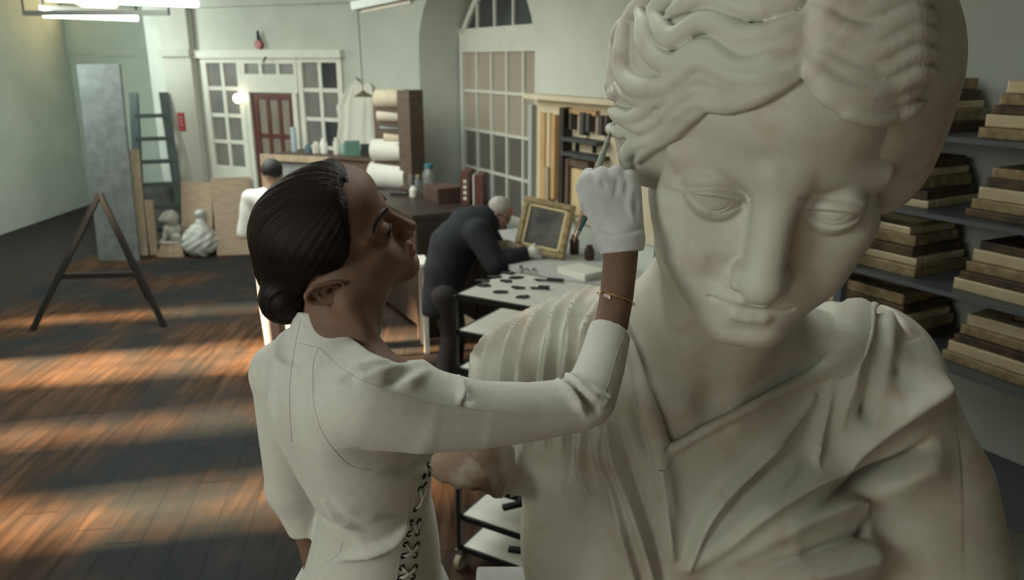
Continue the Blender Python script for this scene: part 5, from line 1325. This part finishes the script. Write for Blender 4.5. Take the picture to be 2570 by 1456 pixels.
def build_trolley():
    A = onz(1141, 736, 1.50); ux = np.array([.867, -.50, 0]); uy = np.array([.50, .867, 0]); W_, D_ = .74, .48; H = 1.5
    c = A + ux * W_ / 2 + uy * D_ / 2; c[2] = 0
    r = empty('tray_trolley', V3(c), math.atan2(ux[1], ux[0]), label='tall trolley of white trays in a black metal frame on castors', cat='trolley')
    for sx in (-1, 1):
        for sy in (-1, 1):
            MB().box((sx * W_ / 2, sy * D_ / 2, H / 2 + .05), (.022, .022, H - .12)).build('post', black, r)
            x, y = sx * W_ / 2, sy * D_ / 2
            cs = MB().tube([(x - .014, y, .045), (x + .014, y, .045)], .045, 18).build('castor', mat('cream_rubber', (.45, .40, .30), rough=.6), r, True)
            MB().box((x, y, .09), (.045, .03, .05)).build('castor_fork', mat('zinc', (.35, .35, .34), rough=.35, metal=.8), cs)
    trays = [.125, .31, .52, .72, .92, 1.12, 1.31, 1.49]
    for z in trays:
        t = MB().box((0, 0, z), (W_ - .03, D_ - .03, .014)).build('tray', whiteenam, r)
        m = MB()
        for sy in (-1, 1): m.box((0, sy * (D_ / 2 - .006), z - .008), (W_ - .03, .014, .026))
        for sx in (-1, 1): m.box((sx * (W_ / 2 - .006), 0, z - .008), (.014, D_ - .03, .026))
        m.build('tray_rim', black, t)
    # things on the top tray
    inv = lambda p: np.array([(p - c) @ ux, (p - c) @ uy])
    rnd = random.Random(2); pig = mat('black_pigment', (.006, .012, .013), (.02, .03, .03), rough=.6, scale=30)
    zt = 1.49 + .0075
    for k, (x, y) in enumerate([(940, 988), (955, 1023), (1035, 957), (1125, 990), (1200, 963), (1220, 1040), (1080, 1073), (1250, 1110), (1140, 928)]):
        p = onz(900 + x / 3.03, 380 + y / 3.03, zt); n = 14; rad = .027
        pl = [((rad * (1.25 + .25 * rnd.uniform(-1, 1))) * math.cos(t), rad * (.8 + .3 * rnd.uniform(-1, 1)) * math.sin(t)) for t in np.linspace(0, 2 * math.pi, n, endpoint=False)]
        o = MB().prism(pl, (0, 0, 0), (1, 0, 0), (0, 1, 0), (0, 0, 1), .006).build('pigment_swatch', pig, label='flat blackish pigment swatch laid out on the top tray', cat='swatch', group='pigment swatches on the top tray'); o.location = V3(p); o.rotation_euler = (0, 0, rnd.uniform(-.4, .3))
    for k, (x0, y0, x1, y1, lb) in enumerate([(1330, 980, 1560, 996, 'dark palette knife on the top tray beside the pigment swatches'), (1300, 1043, 1450, 1052, 'short dark spatula on the top tray beside the pigment swatches')]):
        a, b = onz(900 + x0 / 3.03, 380 + y0 / 3.03, zt), onz(900 + x1 / 3.03, 380 + y1 / 3.03, zt); L = np.linalg.norm(b - a); o = empty('spatula', V3(a), math.atan2((b - a)[1], (b - a)[0]), label=lb, cat='spatula')
        MB().tube([(L * .45, 0, .010), (L, 0, .010)], .0095, 8).build('handle', black, o, True); MB().prism([(0, 0), (L * .12, .016), (L * .45, .008), (L * .45, -.008), (L * .12, -.016)], (0, 0, .004), (1, 0, 0), (0, 1, 0), (0, 0, 1), .003).build('blade', mat('dark_steel', (.05, .055, .06), rough=.4, metal=.5), o)
    for (px, py, z, L, lb, rz) in ((1262, 1282, .52, .14, 'black clamp lying on a middle tray of the trolley', .4), (1276, 1385, .31, .12, 'dark wedge tool lying on the second lowest tray', -.2), (1240, 845, 1.31, .10, 'dark scraper on the tray below the pigment swatches', .1)):
        p = onz(px, py, z + .007); o = MB().bar((0, 0, .015), (L, 0, .015), .03, .022).bar((L * .75, -.04, .02), (L * .75, .05, .02), .02, .02).build('clamp', black, bevel=.003, label=lb, cat='tool'); o.location = V3(p); o.rotation_euler = (0, 0, rz)

def frame_pic(name, w_, h_, fr, depth, pic, label, cat='painting', fm=None):
    """framed picture standing in its own x-z plane, base at z = 0, facing -y"""
    r = empty(name, (0, 0, 0), label=label, cat=cat); fm = fm or gold
    for (x0, x1, z0, z1) in ((-w_ / 2, w_ / 2, 0, fr), (-w_ / 2, w_ / 2, h_ - fr, h_), (-w_ / 2, -w_ / 2 + fr, fr, h_ - fr), (w_ / 2 - fr, w_ / 2, fr, h_ - fr)):
        m = MB(); cx, cz = (x0 + x1) / 2, (z0 + z1) / 2
        m.box((cx, 0, cz), (x1 - x0, depth, z1 - z0)); m.box((cx, -depth / 2 - .006, cz), ((x1 - x0) * (.98 if x1 - x0 > z1 - z0 else .5), .014, (z1 - z0) * (.98 if z1 - z0 > x1 - x0 else .5)))
        m.build('frame_rail', fm, r, bevel=.004)
    MB().box((0, -depth * .15, h_ / 2), (w_ - 2 * fr + .01, .012, h_ - 2 * fr + .01)).build('picture', pic, r)
    m = MB()
    for (x0, x1, z0, z1) in ((-w_ / 2 + fr, w_ / 2 - fr, fr, fr * 1.25), (-w_ / 2 + fr, w_ / 2 - fr, h_ - fr * 1.25, h_ - fr), (-w_ / 2 + fr, -w_ / 2 + fr * 1.25, fr, h_ - fr), (w_ / 2 - fr * 1.25, w_ / 2 - fr, fr, h_ - fr)): m.box(((x0 + x1) / 2, -depth * .35, (z0 + z1) / 2), (x1 - x0, depth * .3, z1 - z0))
    m.build('inner_slip', mat('bright_gilt', (.62, .50, .28), rough=.35, metal=.5), r)
    return r
def dark_landscape():
    m = bpy.data.materials.new('dark_oil_paint'); m.use_nodes = True; nt = m.node_tree; L = nt.links; b = nt.nodes['Principled BSDF']; b.inputs['Roughness'].default_value = .35
    tc = nt.nodes.new('ShaderNodeTexCoord'); n = nt.nodes.new('ShaderNodeTexNoise'); n.inputs['Scale'].default_value = 5; n.inputs['Detail'].default_value = 6; L.new(tc.outputs['Object'], n.inputs['Vector'])
    r = nt.nodes.new('ShaderNodeValToRGB'); e = r.color_ramp.elements; e[0].position = .35; e[0].color = (.02, .02, .018, 1); e[1].position = .72; e[1].color = (.17, .16, .13, 1); L.new(n.outputs['Fac'], r.inputs[0]); L.new(r.outputs[0], b.inputs['Base Color']); return m
def build_window_bench():
    tz = 1.02
    a, b = wall2(1282, 660)[0], 4.55
    p = onz(1352, 668, tz)
    # bench along the window wall
    s0 = 2.5; s1 = 4.7; c = KC + U2 * (s0 + s1) / 2 + N2 * .42; r = empty('workbench', V3(c), math.atan2(U2[1], U2[0]), label='pale workbench along the window wall carrying the gilt-framed painting', cat='workbench')
    MB().box((0, 0, tz - .02), (s1 - s0, .80, .04)).build('bench_top', mat('pale_bench', (.40, .41, .40), (.48, .48, .46), rough=.6, scale=5), r)
    for sx in (-1, 1):
        for sy in (-1, 1): MB().box((sx * ((s1 - s0) / 2 - .06), sy * .34, (tz - .04) / 2), (.07, .07, tz - .04)).build('leg', oak, r)
    MB().box((0, -.3, .25), (s1 - s0 - .2, .05, .08)).build('stretcher', oak, r)
    # the painting, tilted back on the bench
    pc = onplane(1352, 670, KC + N2 * .50, N2); q = np.array([pc[0], pc[1], tz])
    d_ = (pc - CAM) @ FW; W_ = 128 * d_ / FPX * 1.02; H_ = 132 * d_ / FPX * 1.03
    pic = frame_pic('gilt_framed_painting', W_, H_, .055, .05, dark_landscape(), 'small dark oil painting in a gilt frame propped on the workbench')
    pic.location = V3(q + ZUP * .03); pic.rotation_euler = (-.22, .16, -.30)
    MB().box((0, .10, .10), (.05, .20, .03)).build('prop', oak, pic)
    ex = [(1305, 688, .03, .07, glass), (1322, 690, .028, .05, glass), (1340, 694, .03, .06, glass)]
    for px, py, rr, h, mt in ex: jar('solvent_pot', onz(px, py, tz), rr, h, mt, label='small clear solvent pot on the workbench before the gilt-framed painting', cat='pot', group='solvent pots on the workbench')
    def crumple(P):
        d = ell(P, (0, 0, .04), (.16, .10, .06)) + .010 * np.sin(P[:, 0] * 60 + 3 * np.sin(P[:, 1] * 40)) * np.sin(P[:, 1] * 70); return np.maximum(d, -P[:, 2]).astype(np.float32)
    V, Q = sdf_mesh(crumple, (-.22, -.16, -.02), (.22, .16, .14), .009)
    o = link('cotton_rag', npmesh('cotton_rag', V, Q), mat('grey_white_rag', (.50, .49, .44), (.30, .28, .24), rough=.9, scale=14), None, True, label='crumpled whitish rag on the workbench behind the gilt-framed painting', cat='cloth'); o.location = V3(onz(1262, 634, tz))
    o = cuboid('paper_stack', onz(1460, 690, tz), (.30, .22, .05), -.9, paper, 'low stack of white paper on the workbench below the tool rack', 'paper')
    for k, (px, py, h, lb) in enumerate([(1440, 655, .16, 'dark bottle on the workbench beside the gilt-framed painting'), (1478, 640, .12, 'short dark pot on the workbench below the tool rack')]):
        jar('dark_bottle', onplane(px, 690, KC + N2 * .18, N2) * np.array([1, 1, 0]) + ZUP * tz, .04, h, mat('brown_glass', (.04, .025, .015), rough=.15), label=lb, cat='bottle')
    # tool rack on the wall above: cream board with battens, mouldings and tools
    O = KC; t0, zt = wall2(1342, 246, .05); t1 = 4.6; zb = tz + .22
    r = empty('tool_rack', V3(O + U2 * t0), 0, label='cream wall board with hanging tools, battens and mouldings right of the arched window', cat='tool rack')
    board = mat('cream_board', (.55, .49, .35), (.63, .56, .42), rough=.7, scale=4)
    O_ = -U2 * t0
    def wb(name, s0, s1, z0, z1, d0, d1, mt): m = MB(); wbox(m, O_, U2, N2, s0, s1, z0, z1, d0, d1); return m.build(name, mt, r)
    wb('board', t0, t1, zb, zt, .0, .03, board); wb('top_shelf', t0 - .02, t1, zt, zt + .04, 0, .16, board)
    wb('edge_post', t0 - .06, t0, zb - .2, zt - .06, 0, .08, mat('grey_paint', (.34, .37, .36), rough=.6))
    def st(px, pyt, pyb, wpx, mt, nm, d=.06):
        s, z1 = wall2(px, pyt, d); _, z0 = wall2(px, pyb, d); hw = abs(wall2(px + wpx, pyt, d)[0] - s) / 2; wb(nm, s - hw, s + hw, max(z0, tz + .0), z1, .031, d, mt)
    om = mat('orange_wood', (.42, .26, .11), (.50, .33, .16), rough=.6, scale=7, stretch=(4, 4, .6))
    st(1362, 282, 530, 12, om, 'moulding'); st(1376, 284, 520, 8, mat('pale_strip', (.55, .46, .30), rough=.7), 'moulding'); st(1388, 288, 500, 10, om, 'moulding', .08); st(1371, 420, 535, 10, oak, 'moulding', .10)
    st(1409, 270, 540, 11, darkwood, 'post', .12); st(1422, 400, 560, 8, brownwood, 'post', .10)
    s, zt2 = wall2(1455, 280, .04); wb('hanging_rail', wall2(1418, 282, .05)[0], wall2(1500, 282, .05)[0], zt2 - .02, zt2 + .02, .03, .07, om)
    for px, pyt, pyb, wp in ((1431, 284, 325, 5), (1460, 282, 340, 10), (1474, 285, 332, 9), (1506, 290, 340, 10), (1520, 290, 330, 8)): st(px, pyt, pyb, wp, mat('iron_grey', (.06, .05, .05), rough=.5), 'tool', .09)
    for py in (349, 385):
        s0, z0 = wall2(1422, py - 2, .1); s1, _ = wall2(1512, py + 7, .1); wb('bracket_shelf', s0, s1, z0 - .015, z0 + .015, .03, .16, mat('slate', (.05, .055, .06), rough=.5))
    for px in (1445, 1488): st(px, 355, 385, 3, black, 'shelf_hanger', .06)
    st(1448, 402, 420, 58, brownwood, 'frame_head', .09); st(1448, 424, 540, 34, mat('amber_panel', (.56, .42, .22), (.64, .50, .28), rough=.6, scale=4), 'panel', .07); st(1490, 424, 540, 24, board, 'panel', .07)

def build_right_shelf():
    # shelving behind the statue with stacked frames
    t0, t1 = 5.1, 7.8; r = empty('frame_shelves', V3(KC + U2 * t0), 0, label='wall shelving behind the statue stacked with gilt frames', cat='shelves')
    O_ = -U2 * t0
    zs = [.75, 1.30, 1.62, 1.93, 2.25]
    sm = mat('shelf_steel', (.09, .10, .11), rough=.5)
    for z in zs:
        m = MB(); wbox(m, O_, U2, N2, t0, t1, z - .02, z, .02, .55); m.build('shelf', sm, r)
    for s in (t0, (t0 + t1) / 2, t1):
        for d in (.04, .53):
            m = MB(); wbox(m, O_, U2, N2, s - .02, s + .02, 0, 2.5, d - .02, d + .02); m.build('upright', sm, r)
    rnd = random.Random(9); n = 0
    tones = [('bright gilt', gold), ('pale gilt', mat('pale_gilt', (.60, .50, .32), (.66, .57, .40), rough=.4, metal=.5, scale=20)), ('worn brown gilt', mat('brown_gilt', (.05, .04, .035), (.16, .11, .06), rough=.5, metal=.5, scale=12))]
    ords = ['lowest', 'second lowest', 'middle', 'second highest', 'topmost']; lv = ['bottom shelf', 'lower shelf', 'middle shelf', 'upper shelf', 'highest shelf']
    for li, z in enumerate(zs):
        for col in range(3):
            zz = z + .001
            for k in range(5 if li else 0):
                tn, mt = tones[(k + col + li) % 3]; h_ = .034 + .008 * ((k + li) % 3); s = t0 + .45 + col * .88; wdt, dpt = .70 - .03 * k, .39 - .02 * k
                o = empty('picture_frame', V3(KC + U2 * s + N2 * .29 + ZUP * zz), math.atan2(U2[1], U2[0]) + rnd.uniform(-.05, .05), label='%s frame, %s of its stack on the %s behind the statue' % (tn, ords[k], lv[li]), cat='picture frame', group='empty frames stacked on the wall shelving')
                fr = .07
                for (x, y, a, b) in ((0, dpt / 2 - fr / 2, wdt, fr), (0, -dpt / 2 + fr / 2, wdt, fr), (wdt / 2 - fr / 2, 0, fr, dpt - 2 * fr), (-wdt / 2 + fr / 2, 0, fr, dpt - 2 * fr)):
                    m = MB().box((x, y, h_ / 2), (a, b, h_)); m.build('frame_rail', mt, o, bevel=.006)
                zz += h_ + .001
            if col == 1 and li in (1, 2): pass
    # dark canvases standing between, and a white table in front
    for k, s in enumerate((6.05, 6.35)):
        pass
# ================================================================ the two men in the background
def plain_head(R, o, s, opt=None):
    to = frame_fn(R, o, s); opt = opt or {}
    return lambda P: head_sdf(to(P), opt) * (s / 1000)
def look(fwd, up=(0, 0, 1)):
    f = np.array(fwd, float); f /= np.linalg.norm(f); x = np.cross(f, up); x /= np.linalg.norm(x); z = np.cross(x, f); return np.stack([x, f, z], 1)
def mesh_part(name, fn, lo, hi, h, mt, parent, big=True, it=1, **kw):
    V, Q = sdf_mesh(fn, lo, hi, h); V = relax(V, Q, it, .4)
    if big: V, Q = largest(V, Q)
    return link(name, npmesh(name, V, Q), mt, parent, True, **kw)
def plain_skin(name, c): return mat(name, c, tuple(x * 1.15 for x in c), rough=.55, scale=30)
def build_old_man():
    D = 6.35
    X = lambda px, py, d=D: PX(px, py, d)
    def R(pts): return np.array([X(*p[:2], *(p[3:4] or (D,))) for p in pts]), [p[2] * D / FPX for p in pts]
    ho = X(1254, 532); hr = look((.86, -.10, -.52)); head = plain_head(hr, ho, 1.03, dict(nose_y=109, tip_r=9))
    foot = onz(1125, 935); fz = 0.0
    torso = [(1118, 735, 40), (1118, 680, 50), (1140, 620, 58), (1180, 575, 54), (1208, 560, 42)]
    armR = [(1200, 585, 34, D - .16), (1245, 665, 27, D - .22), (1312, 640, 20, D - .10)]
    armL = [(1215, 580, 32, D + .16), (1262, 650, 25, D + .2), (1330, 645, 18, D + .05)]
    hip = X(1118, 735)
    legs = []
    for s in (-1, 1):
        f = np.array([hip[0] + .02 + s * .03, hip[1] + s * .11, 0]); legs.append([hip + np.array([0, s * .09, 0]), (hip + f) / 2 + np.array([.05, s * .0, .03]), f + ZUP * .07, f])
    def body(P):
        p, r = R(torso); d = chain(P, p, [x - .015 for x in r], .02)
        for a in (armR, armL): q, rr = R(a); d = smin(d, chain(P, q, [x - .012 for x in rr]), .03)
        d = smin(d, head(P), .02); d = smin(d, cone(P, X(1222, 552), X(1240, 545), .06, .055), .03)
        for l in legs: d = smin(d, chain(P, l[:3], [.085, .062, .045]), .03); d = smin(d, chain(P, [l[3] + ZUP * .045, l[3] + np.array([.16, -.02, .035])], [.045, .035]), .02)
        # hands with five fingers resting on the frame
        for hx, hy, hd in ((1330, 636, D - .10), (1342, 646, D + .05)):
            d = smin(d, cone(P, X(hx - 10, hy, hd), X(hx + 10, hy - 4, hd), .035, .036), .02)
            for k in range(4): d = smin(d, chain(P, [X(hx + 8, hy - 10 + 6 * k, hd), X(hx + 22, hy - 12 + 7 * k, hd), X(hx + 28, hy - 8 + 7 * k, hd + .02)], [.011, .010, .009]), .006)
            d = smin(d, chain(P, [X(hx - 2, hy - 8, hd), X(hx + 12, hy - 22, hd)], [.012, .010]), .008)
        return d.astype(np.float32)
    lo = np.minimum.reduce([hip - .4, [X(1060, 900)[0], hip[1] - .4, -.02]]); lo = np.array([X(1060, 700)[0], hip[1] - .50, -.01]); hi = np.array([X(1370, 600)[0], hip[1] + .50, ho[2] + .22])
    root = mesh_part('person', body, lo, hi, .013, plain_skin('old_man_skin', (.34, .20, .15)), None, label='grey-haired man in a dark jacket bending over the gilt-framed painting', cat='person')
    jk = mat('navy_wool', (.009, .0105, .016), (.014, .016, .022), rough=.9, scale=20); tr = mat('brown_trousers', (.03, .025, .023), rough=.9)
    def jacket(P):
        p, r = R(torso); d = chain(P, p, [x + .012 for x in r], .02)
        for a in (armR, armL): q, rr = R(a); d = smin(d, chain(P, q, [x + .006 for x in rr]), .03)
        d = smin(d, cone(P, X(1112, 700), X(1098, 772), .15, .14), .05)
        d = d + .003 * np.sin(P[:, 2] * 22 + P[:, 0] * 31 + 2 * np.sin(P[:, 0] * 11))
        d = smax(d, X(1100, 790)[2] - P[:, 2], .01)
        for hx, hy, hd in ((1322, 636, D - .10), (1338, 646, D + .05)): d = np.maximum(d, .055 - np.sqrt(((P - X(hx + 14, hy - 2, hd).astype(np.float32)) ** 2).sum(1)))
        return d.astype(np.float32)
    mesh_part('jacket', jacket, lo, hi, .014, jk, root, label='dark navy jacket')
    def trousers(P):
        d = None
        for l in legs: e = chain(P, [l[0], l[1], l[2] + ZUP * .02], [.115, .085, .075]); d = e if d is None else smin(d, e, .03)
        return np.maximum(d, .05 - P[:, 2]).astype(np.float32)
    mesh_part('trousers', trousers, lo, hi, .015, tr, root)
    def shoes(i):
        l = legs[i]; return lambda P: np.maximum(chain(P, [l[3] + ZUP * .05, l[3] + np.array([.17, -.02, .04])], [.062, .05]), -P[:, 2] + .003).astype(np.float32)
    for i in range(2): mesh_part('shoe', shoes(i), legs[i][3] - .14, legs[i][3] + np.array([.3, .16, .16]), .012, mat('black_shoe', (.012, .012, .012), rough=.35), root)
    to = frame_fn(hr, ho, 1.03)
    def hair(P):
        M = to(P); d = ell(M, (0, -14, 34), (80, 98, 88)); d = smax(d, (M[:, 1] - 46 - .55 * (M[:, 2] - 40)), 8); d = smax(d, -(M[:, 2] + 46 + M[:, 1] * .5), 8)
        d = d + 2.0 * np.sin(M[:, 0] * .3 + M[:, 2] * .2) * np.sin(M[:, 1] * .25); return (d * .00103).astype(np.float32)
    mesh_part('hair', hair, ho - .15, ho + .15, .006, mat('grey_hair', (.30, .28, .26), (.42, .40, .37), rough=.7, scale=60), root)
    gl = mat('white_glove_far', (.62, .60, .56), rough=.9)
    def glove(P):
        hx, hy, hd = 1330, 636, D - .10
        d = cone(P, X(hx - 16, hy + 2, hd), X(hx + 10, hy - 4, hd), .040, .044)
        for k in range(4): d = smin(d, chain(P, [X(hx + 8, hy - 10 + 6 * k, hd), X(hx + 22, hy - 12 + 7 * k, hd), X(hx + 28, hy - 8 + 7 * k, hd + .02)], [.016, .015, .014]), .006)
        return smin(d, chain(P, [X(hx - 2, hy - 8, hd), X(hx + 12, hy - 22, hd)], [.017, .015]), .008).astype(np.float32)
    mesh_part('glove', glove, X(1330, 636, D - .1) - .15, X(1330, 636, D - .1) + .15, .007, gl, root)
    # ear and glasses
    c = to(ho[None].astype(np.float32))
    bk = back_fn(hr, ho, 1.03)
    m = MB().tube([V3(q) for q in bk([(78, -4, -14), (82, -14, -4), (82, -16, -18), (79, -8, -34), (76, 2, -34)])], [.006, .007, .007, .007, .006], 8); m.build('ear', plain_skin('old_man_skin', (.34, .20, .15)), root, True)
    fr = MB(); fr.tube([V3(q) for q in bk([(76, 0, 0), (72, 50, 2), (54, 88, 0)])], .0025, 6)
    for s in (-1, 1): fr.tube([V3(q) for q in bk([(s * 32 + 20 * math.cos(t), 100 - abs(20 * math.cos(t) * .2), -2 + 16 * math.sin(t)) for t in np.linspace(0, 2 * math.pi, 13)])], .002, 6)
    fr.tube([V3(q) for q in bk([(-12, 100, 0), (0, 103, 3), (12, 100, 0)])], .002, 6); fr.build('glasses', black, root, True)
    return root
def build_second_man():
    f0 = onz(716, 888); h = 1.74; c = np.array([f0[0], f0[1], 0])
    hd = np.array([c[0] + .02, c[1] + .02, h - .115]); hr = look((.35, .93, -.12)); head = plain_head(hr, hd, .98)
    def body(P):
        d = chain(P, [c + ZUP * .95, c + ZUP * 1.2, c + ZUP * 1.38], [.12, .12, .10], .02); d = smin(d, cone(P, c + np.array([-.15, 0, 1.42]), c + np.array([.15, 0, 1.42]), .055, .055), .05)
        d = smin(d, cone(P, c + ZUP * 1.45, hd - ZUP * .06, .055, .052), .03); d = smin(d, head(P), .02)
        for s in (-1, 1):
            a = [c + np.array([s * .19, 0, 1.40]), c + np.array([s * .25, -.02, 1.13]), c + np.array([s * .20, .16, .98])]
            d = smin(d, chain(P, a, [.048, .040, .028]), .03); hh = a[2]
            d = smin(d, cone(P, hh, hh + np.array([0, .08, -.02]), .03, .034), .01)
            for k in range(4): d = smin(d, chain(P, [hh + np.array([-.027 + .018 * k, .10, -.02]), hh + np.array([-.03 + .02 * k, .15, -.035]), hh + np.array([-.03 + .02 * k, .17, -.06])], [.011, .010, .009]), .005)
            d = smin(d, chain(P, [hh + np.array([-s * .03, .04, -.01]), hh + np.array([-s * .055, .09, -.02])], [.012, .010]), .006)
            l = [c + np.array([s * .09, 0, .90]), c + np.array([s * .10, -.01, .48]), c + np.array([s * .10, .02, .08])]
            d = smin(d, chain(P, l, [.082, .058, .042]), .03); d = smin(d, cone(P, l[2] + np.array([0, 0, -.035]), l[2] + np.array([.02, .14, -.045]), .042, .032), .02)
        return d.astype(np.float32)
    lo = c + np.array([-.42, -.30, -.01]); hi = c + np.array([.42, .42, h + .05])
    root = mesh_part('person', body, lo, hi, .014, plain_skin('second_man_skin', (.30, .18, .13)), None, label='dark-haired man in a white shirt standing before the doors', cat='person')
    def shirt(P):
        d = chain(P, [c + ZUP * .86, c + ZUP * 1.2, c + ZUP * 1.38], [.165, .155, .13], .02); d = smin(d, cone(P, c + np.array([-.16, 0, 1.42]), c + np.array([.16, 0, 1.42]), .075, .075), .06)
        for s in (-1, 1): d = smin(d, chain(P, [c + np.array([s * .19, 0, 1.41]), c + np.array([s * .25, -.02, 1.12])], [.070, .066]), .03)
        d = d + .0025 * np.sin(P[:, 2] * 19 + P[:, 0] * 33 + 2 * np.sin(P[:, 2] * 9)); d = smax(d, .80 - P[:, 2], .01)
        return np.maximum(d, .075 - np.sqrt(((P - (hd - ZUP * .10).astype(np.float32)) ** 2).sum(1))).astype(np.float32)
    mesh_part('shirt', shirt, lo, hi, .014, mat('white_shirt', (.60, .60, .57), rough=.9), root, label='loose white short-sleeved shirt')
    def trousers(P):
        d = None
        for s in (-1, 1): e = chain(P, [c + np.array([s * .08, 0, .90]), c + np.array([s * .10, -.01, .48]), c + np.array([s * .10, .02, .09])], [.115, .085, .075]); d = e if d is None else smin(d, e, .03)
        return np.maximum(d, .05 - P[:, 2]).astype(np.float32)
    mesh_part('trousers', trousers, lo, hi, .015, mat('mauve_trousers', (.20, .17, .19), (.26, .22, .24), rough=.9, scale=8), root)
    for s in (-1, 1):
        l = c + np.array([s * .10, .02, 0])
        mesh_part('shoe', lambda P, l=l: np.maximum(cone(P, l + ZUP * .05, l + np.array([.02, .16, .042]), .062, .05), .003 - P[:, 2]).astype(np.float32), l - .13, l + np.array([.16, .30, .15]), .012, mat('black_shoe', (.012, .012, .012), rough=.35), root)
    to = frame_fn(hr, hd, .98)
    def hair(P):
        M = to(P); d = ell(M, (0, -8, 34), (84, 104, 94)); d = smax(d, M[:, 1] - 58 - .5 * (M[:, 2] - 40), 8); d = smax(d, -(M[:, 2] + 50 + M[:, 1] * .4), 8); return (d * .00098).astype(np.float32)
    mesh_part('hair', hair, hd - .16, hd + .16, .007, mat('black_hair', (.010, .010, .011), rough=.6), root)
    return root
def build_platform():
    z = FEET_Z - .012; x0, x1, y0, y1 = -1.15, -.13, .45, 1.75
    r = empty('work_platform', ((x0 + x1) / 2, (y0 + y1) / 2, 0), label='low scaffold platform the woman stands on beside the statue', cat='platform')
    n = 6; w_ = (x1 - x0) / n; st = mat('scaffold_steel', (.30, .31, .31), rough=.4, metal=.8)
    for k in range(n): MB().box((-(x1 - x0) / 2 + (k + .5) * w_, 0, z - .02), (w_ - .008, y1 - y0, .04)).build('plank', oak, r, bevel=.003)
    for sx in (-1, 1):
        for sy in (-1, 1): MB().tube([(sx * (x1 - x0 - .08) / 2, sy * (y1 - y0 - .08) / 2, .0), (sx * (x1 - x0 - .08) / 2, sy * (y1 - y0 - .08) / 2, z - .04)], .024, 12).build('leg', st, r, True)
        MB().tube([(sx * (x1 - x0 - .08) / 2, -(y1 - y0 - .08) / 2, z - .07), (sx * (x1 - x0 - .08) / 2, (y1 - y0 - .08) / 2, z - .07)], .02, 10).build('ledger', st, r, True)
        MB().tube([(sx * (x1 - x0 - .08) / 2, -(y1 - y0 - .08) / 2, .12), (sx * (x1 - x0 - .08) / 2, (y1 - y0 - .08) / 2, z - .12)], .016, 10).build('brace', st, r, True)
def build_brushes():
    tip = march(lambda P: np.minimum(statue_hair(P), statue_skin(P)), [(1532, 332)], start=.8)[0]
    q = PX(1497, 432, 1.130); d = (q - tip) / np.linalg.norm(q - tip)
    end = PX(1439, 604, 1.148)
    r = empty('paint_brush', V3(tip), label='long brush held in the gloved hand, grey ferrule touching the statue hair', cat='brush')
    f = lambda p: V3(p - tip)
    MB().tube([f(tip + d * .001), f(tip + d * .006), f(tip + d * .012)], [.0012, .0030, .0032], 10).build('bristles', mat('bristle', (.22, .17, .11), rough=.8), r, True)
    MB().tube([f(tip + d * .010), f(tip + d * .052), f(q - d * .004)], [.0033, .0048, .0044], 12).build('ferrule', mat('grey_lacquer', (.24, .25, .23), (.30, .30, .27), rough=.35, scale=40), r, True)
    MB().tube([f(q - d * .005), f(q + d * .004), f((q + end) / 2), f(end)], [.0045, .0045, .0034, .0016], 12).build('handle', mat('amber_lacquer', (.42, .17, .035), rough=.25, coat=.5), r, True)
    a, b = PX(1476, 530, 1.142), PX(1447, 594, 1.136); L = b - a
    r = empty('detail_brush', V3(b), label='second short blue-handled brush with a bright metal end in the gloved hand', cat='brush'); g = lambda p: V3(p - b)
    MB().tube([g(a - L * .5), g(a), g(a + L * .8)], [.004, .0045, .003], 10).build('handle', mat('petrol_lacquer', (.05, .13, .16), rough=.3, coat=.4), r, True)
    MB().tube([g(a + L * .78), g(b)], [.0032, .0028], 10).build('ferrule', mat('bright_nickel', (.7, .68, .62), rough=.15, metal=.9), r, True)
    MB().tube([g(b), g(b + L * .25)], [.0026, .0008], 8).build('bristles', mat('bristle', (.22, .17, .11), rough=.8), r, True)
build_room()
build_statue()
build_woman()
build_platform()
build_brushes()
build_second_man()
build_old_man()
build_trolley()
build_back_bench()
build_desk()
build_window_bench()
build_right_shelf()
build_left_clutter()
build_fixtures()
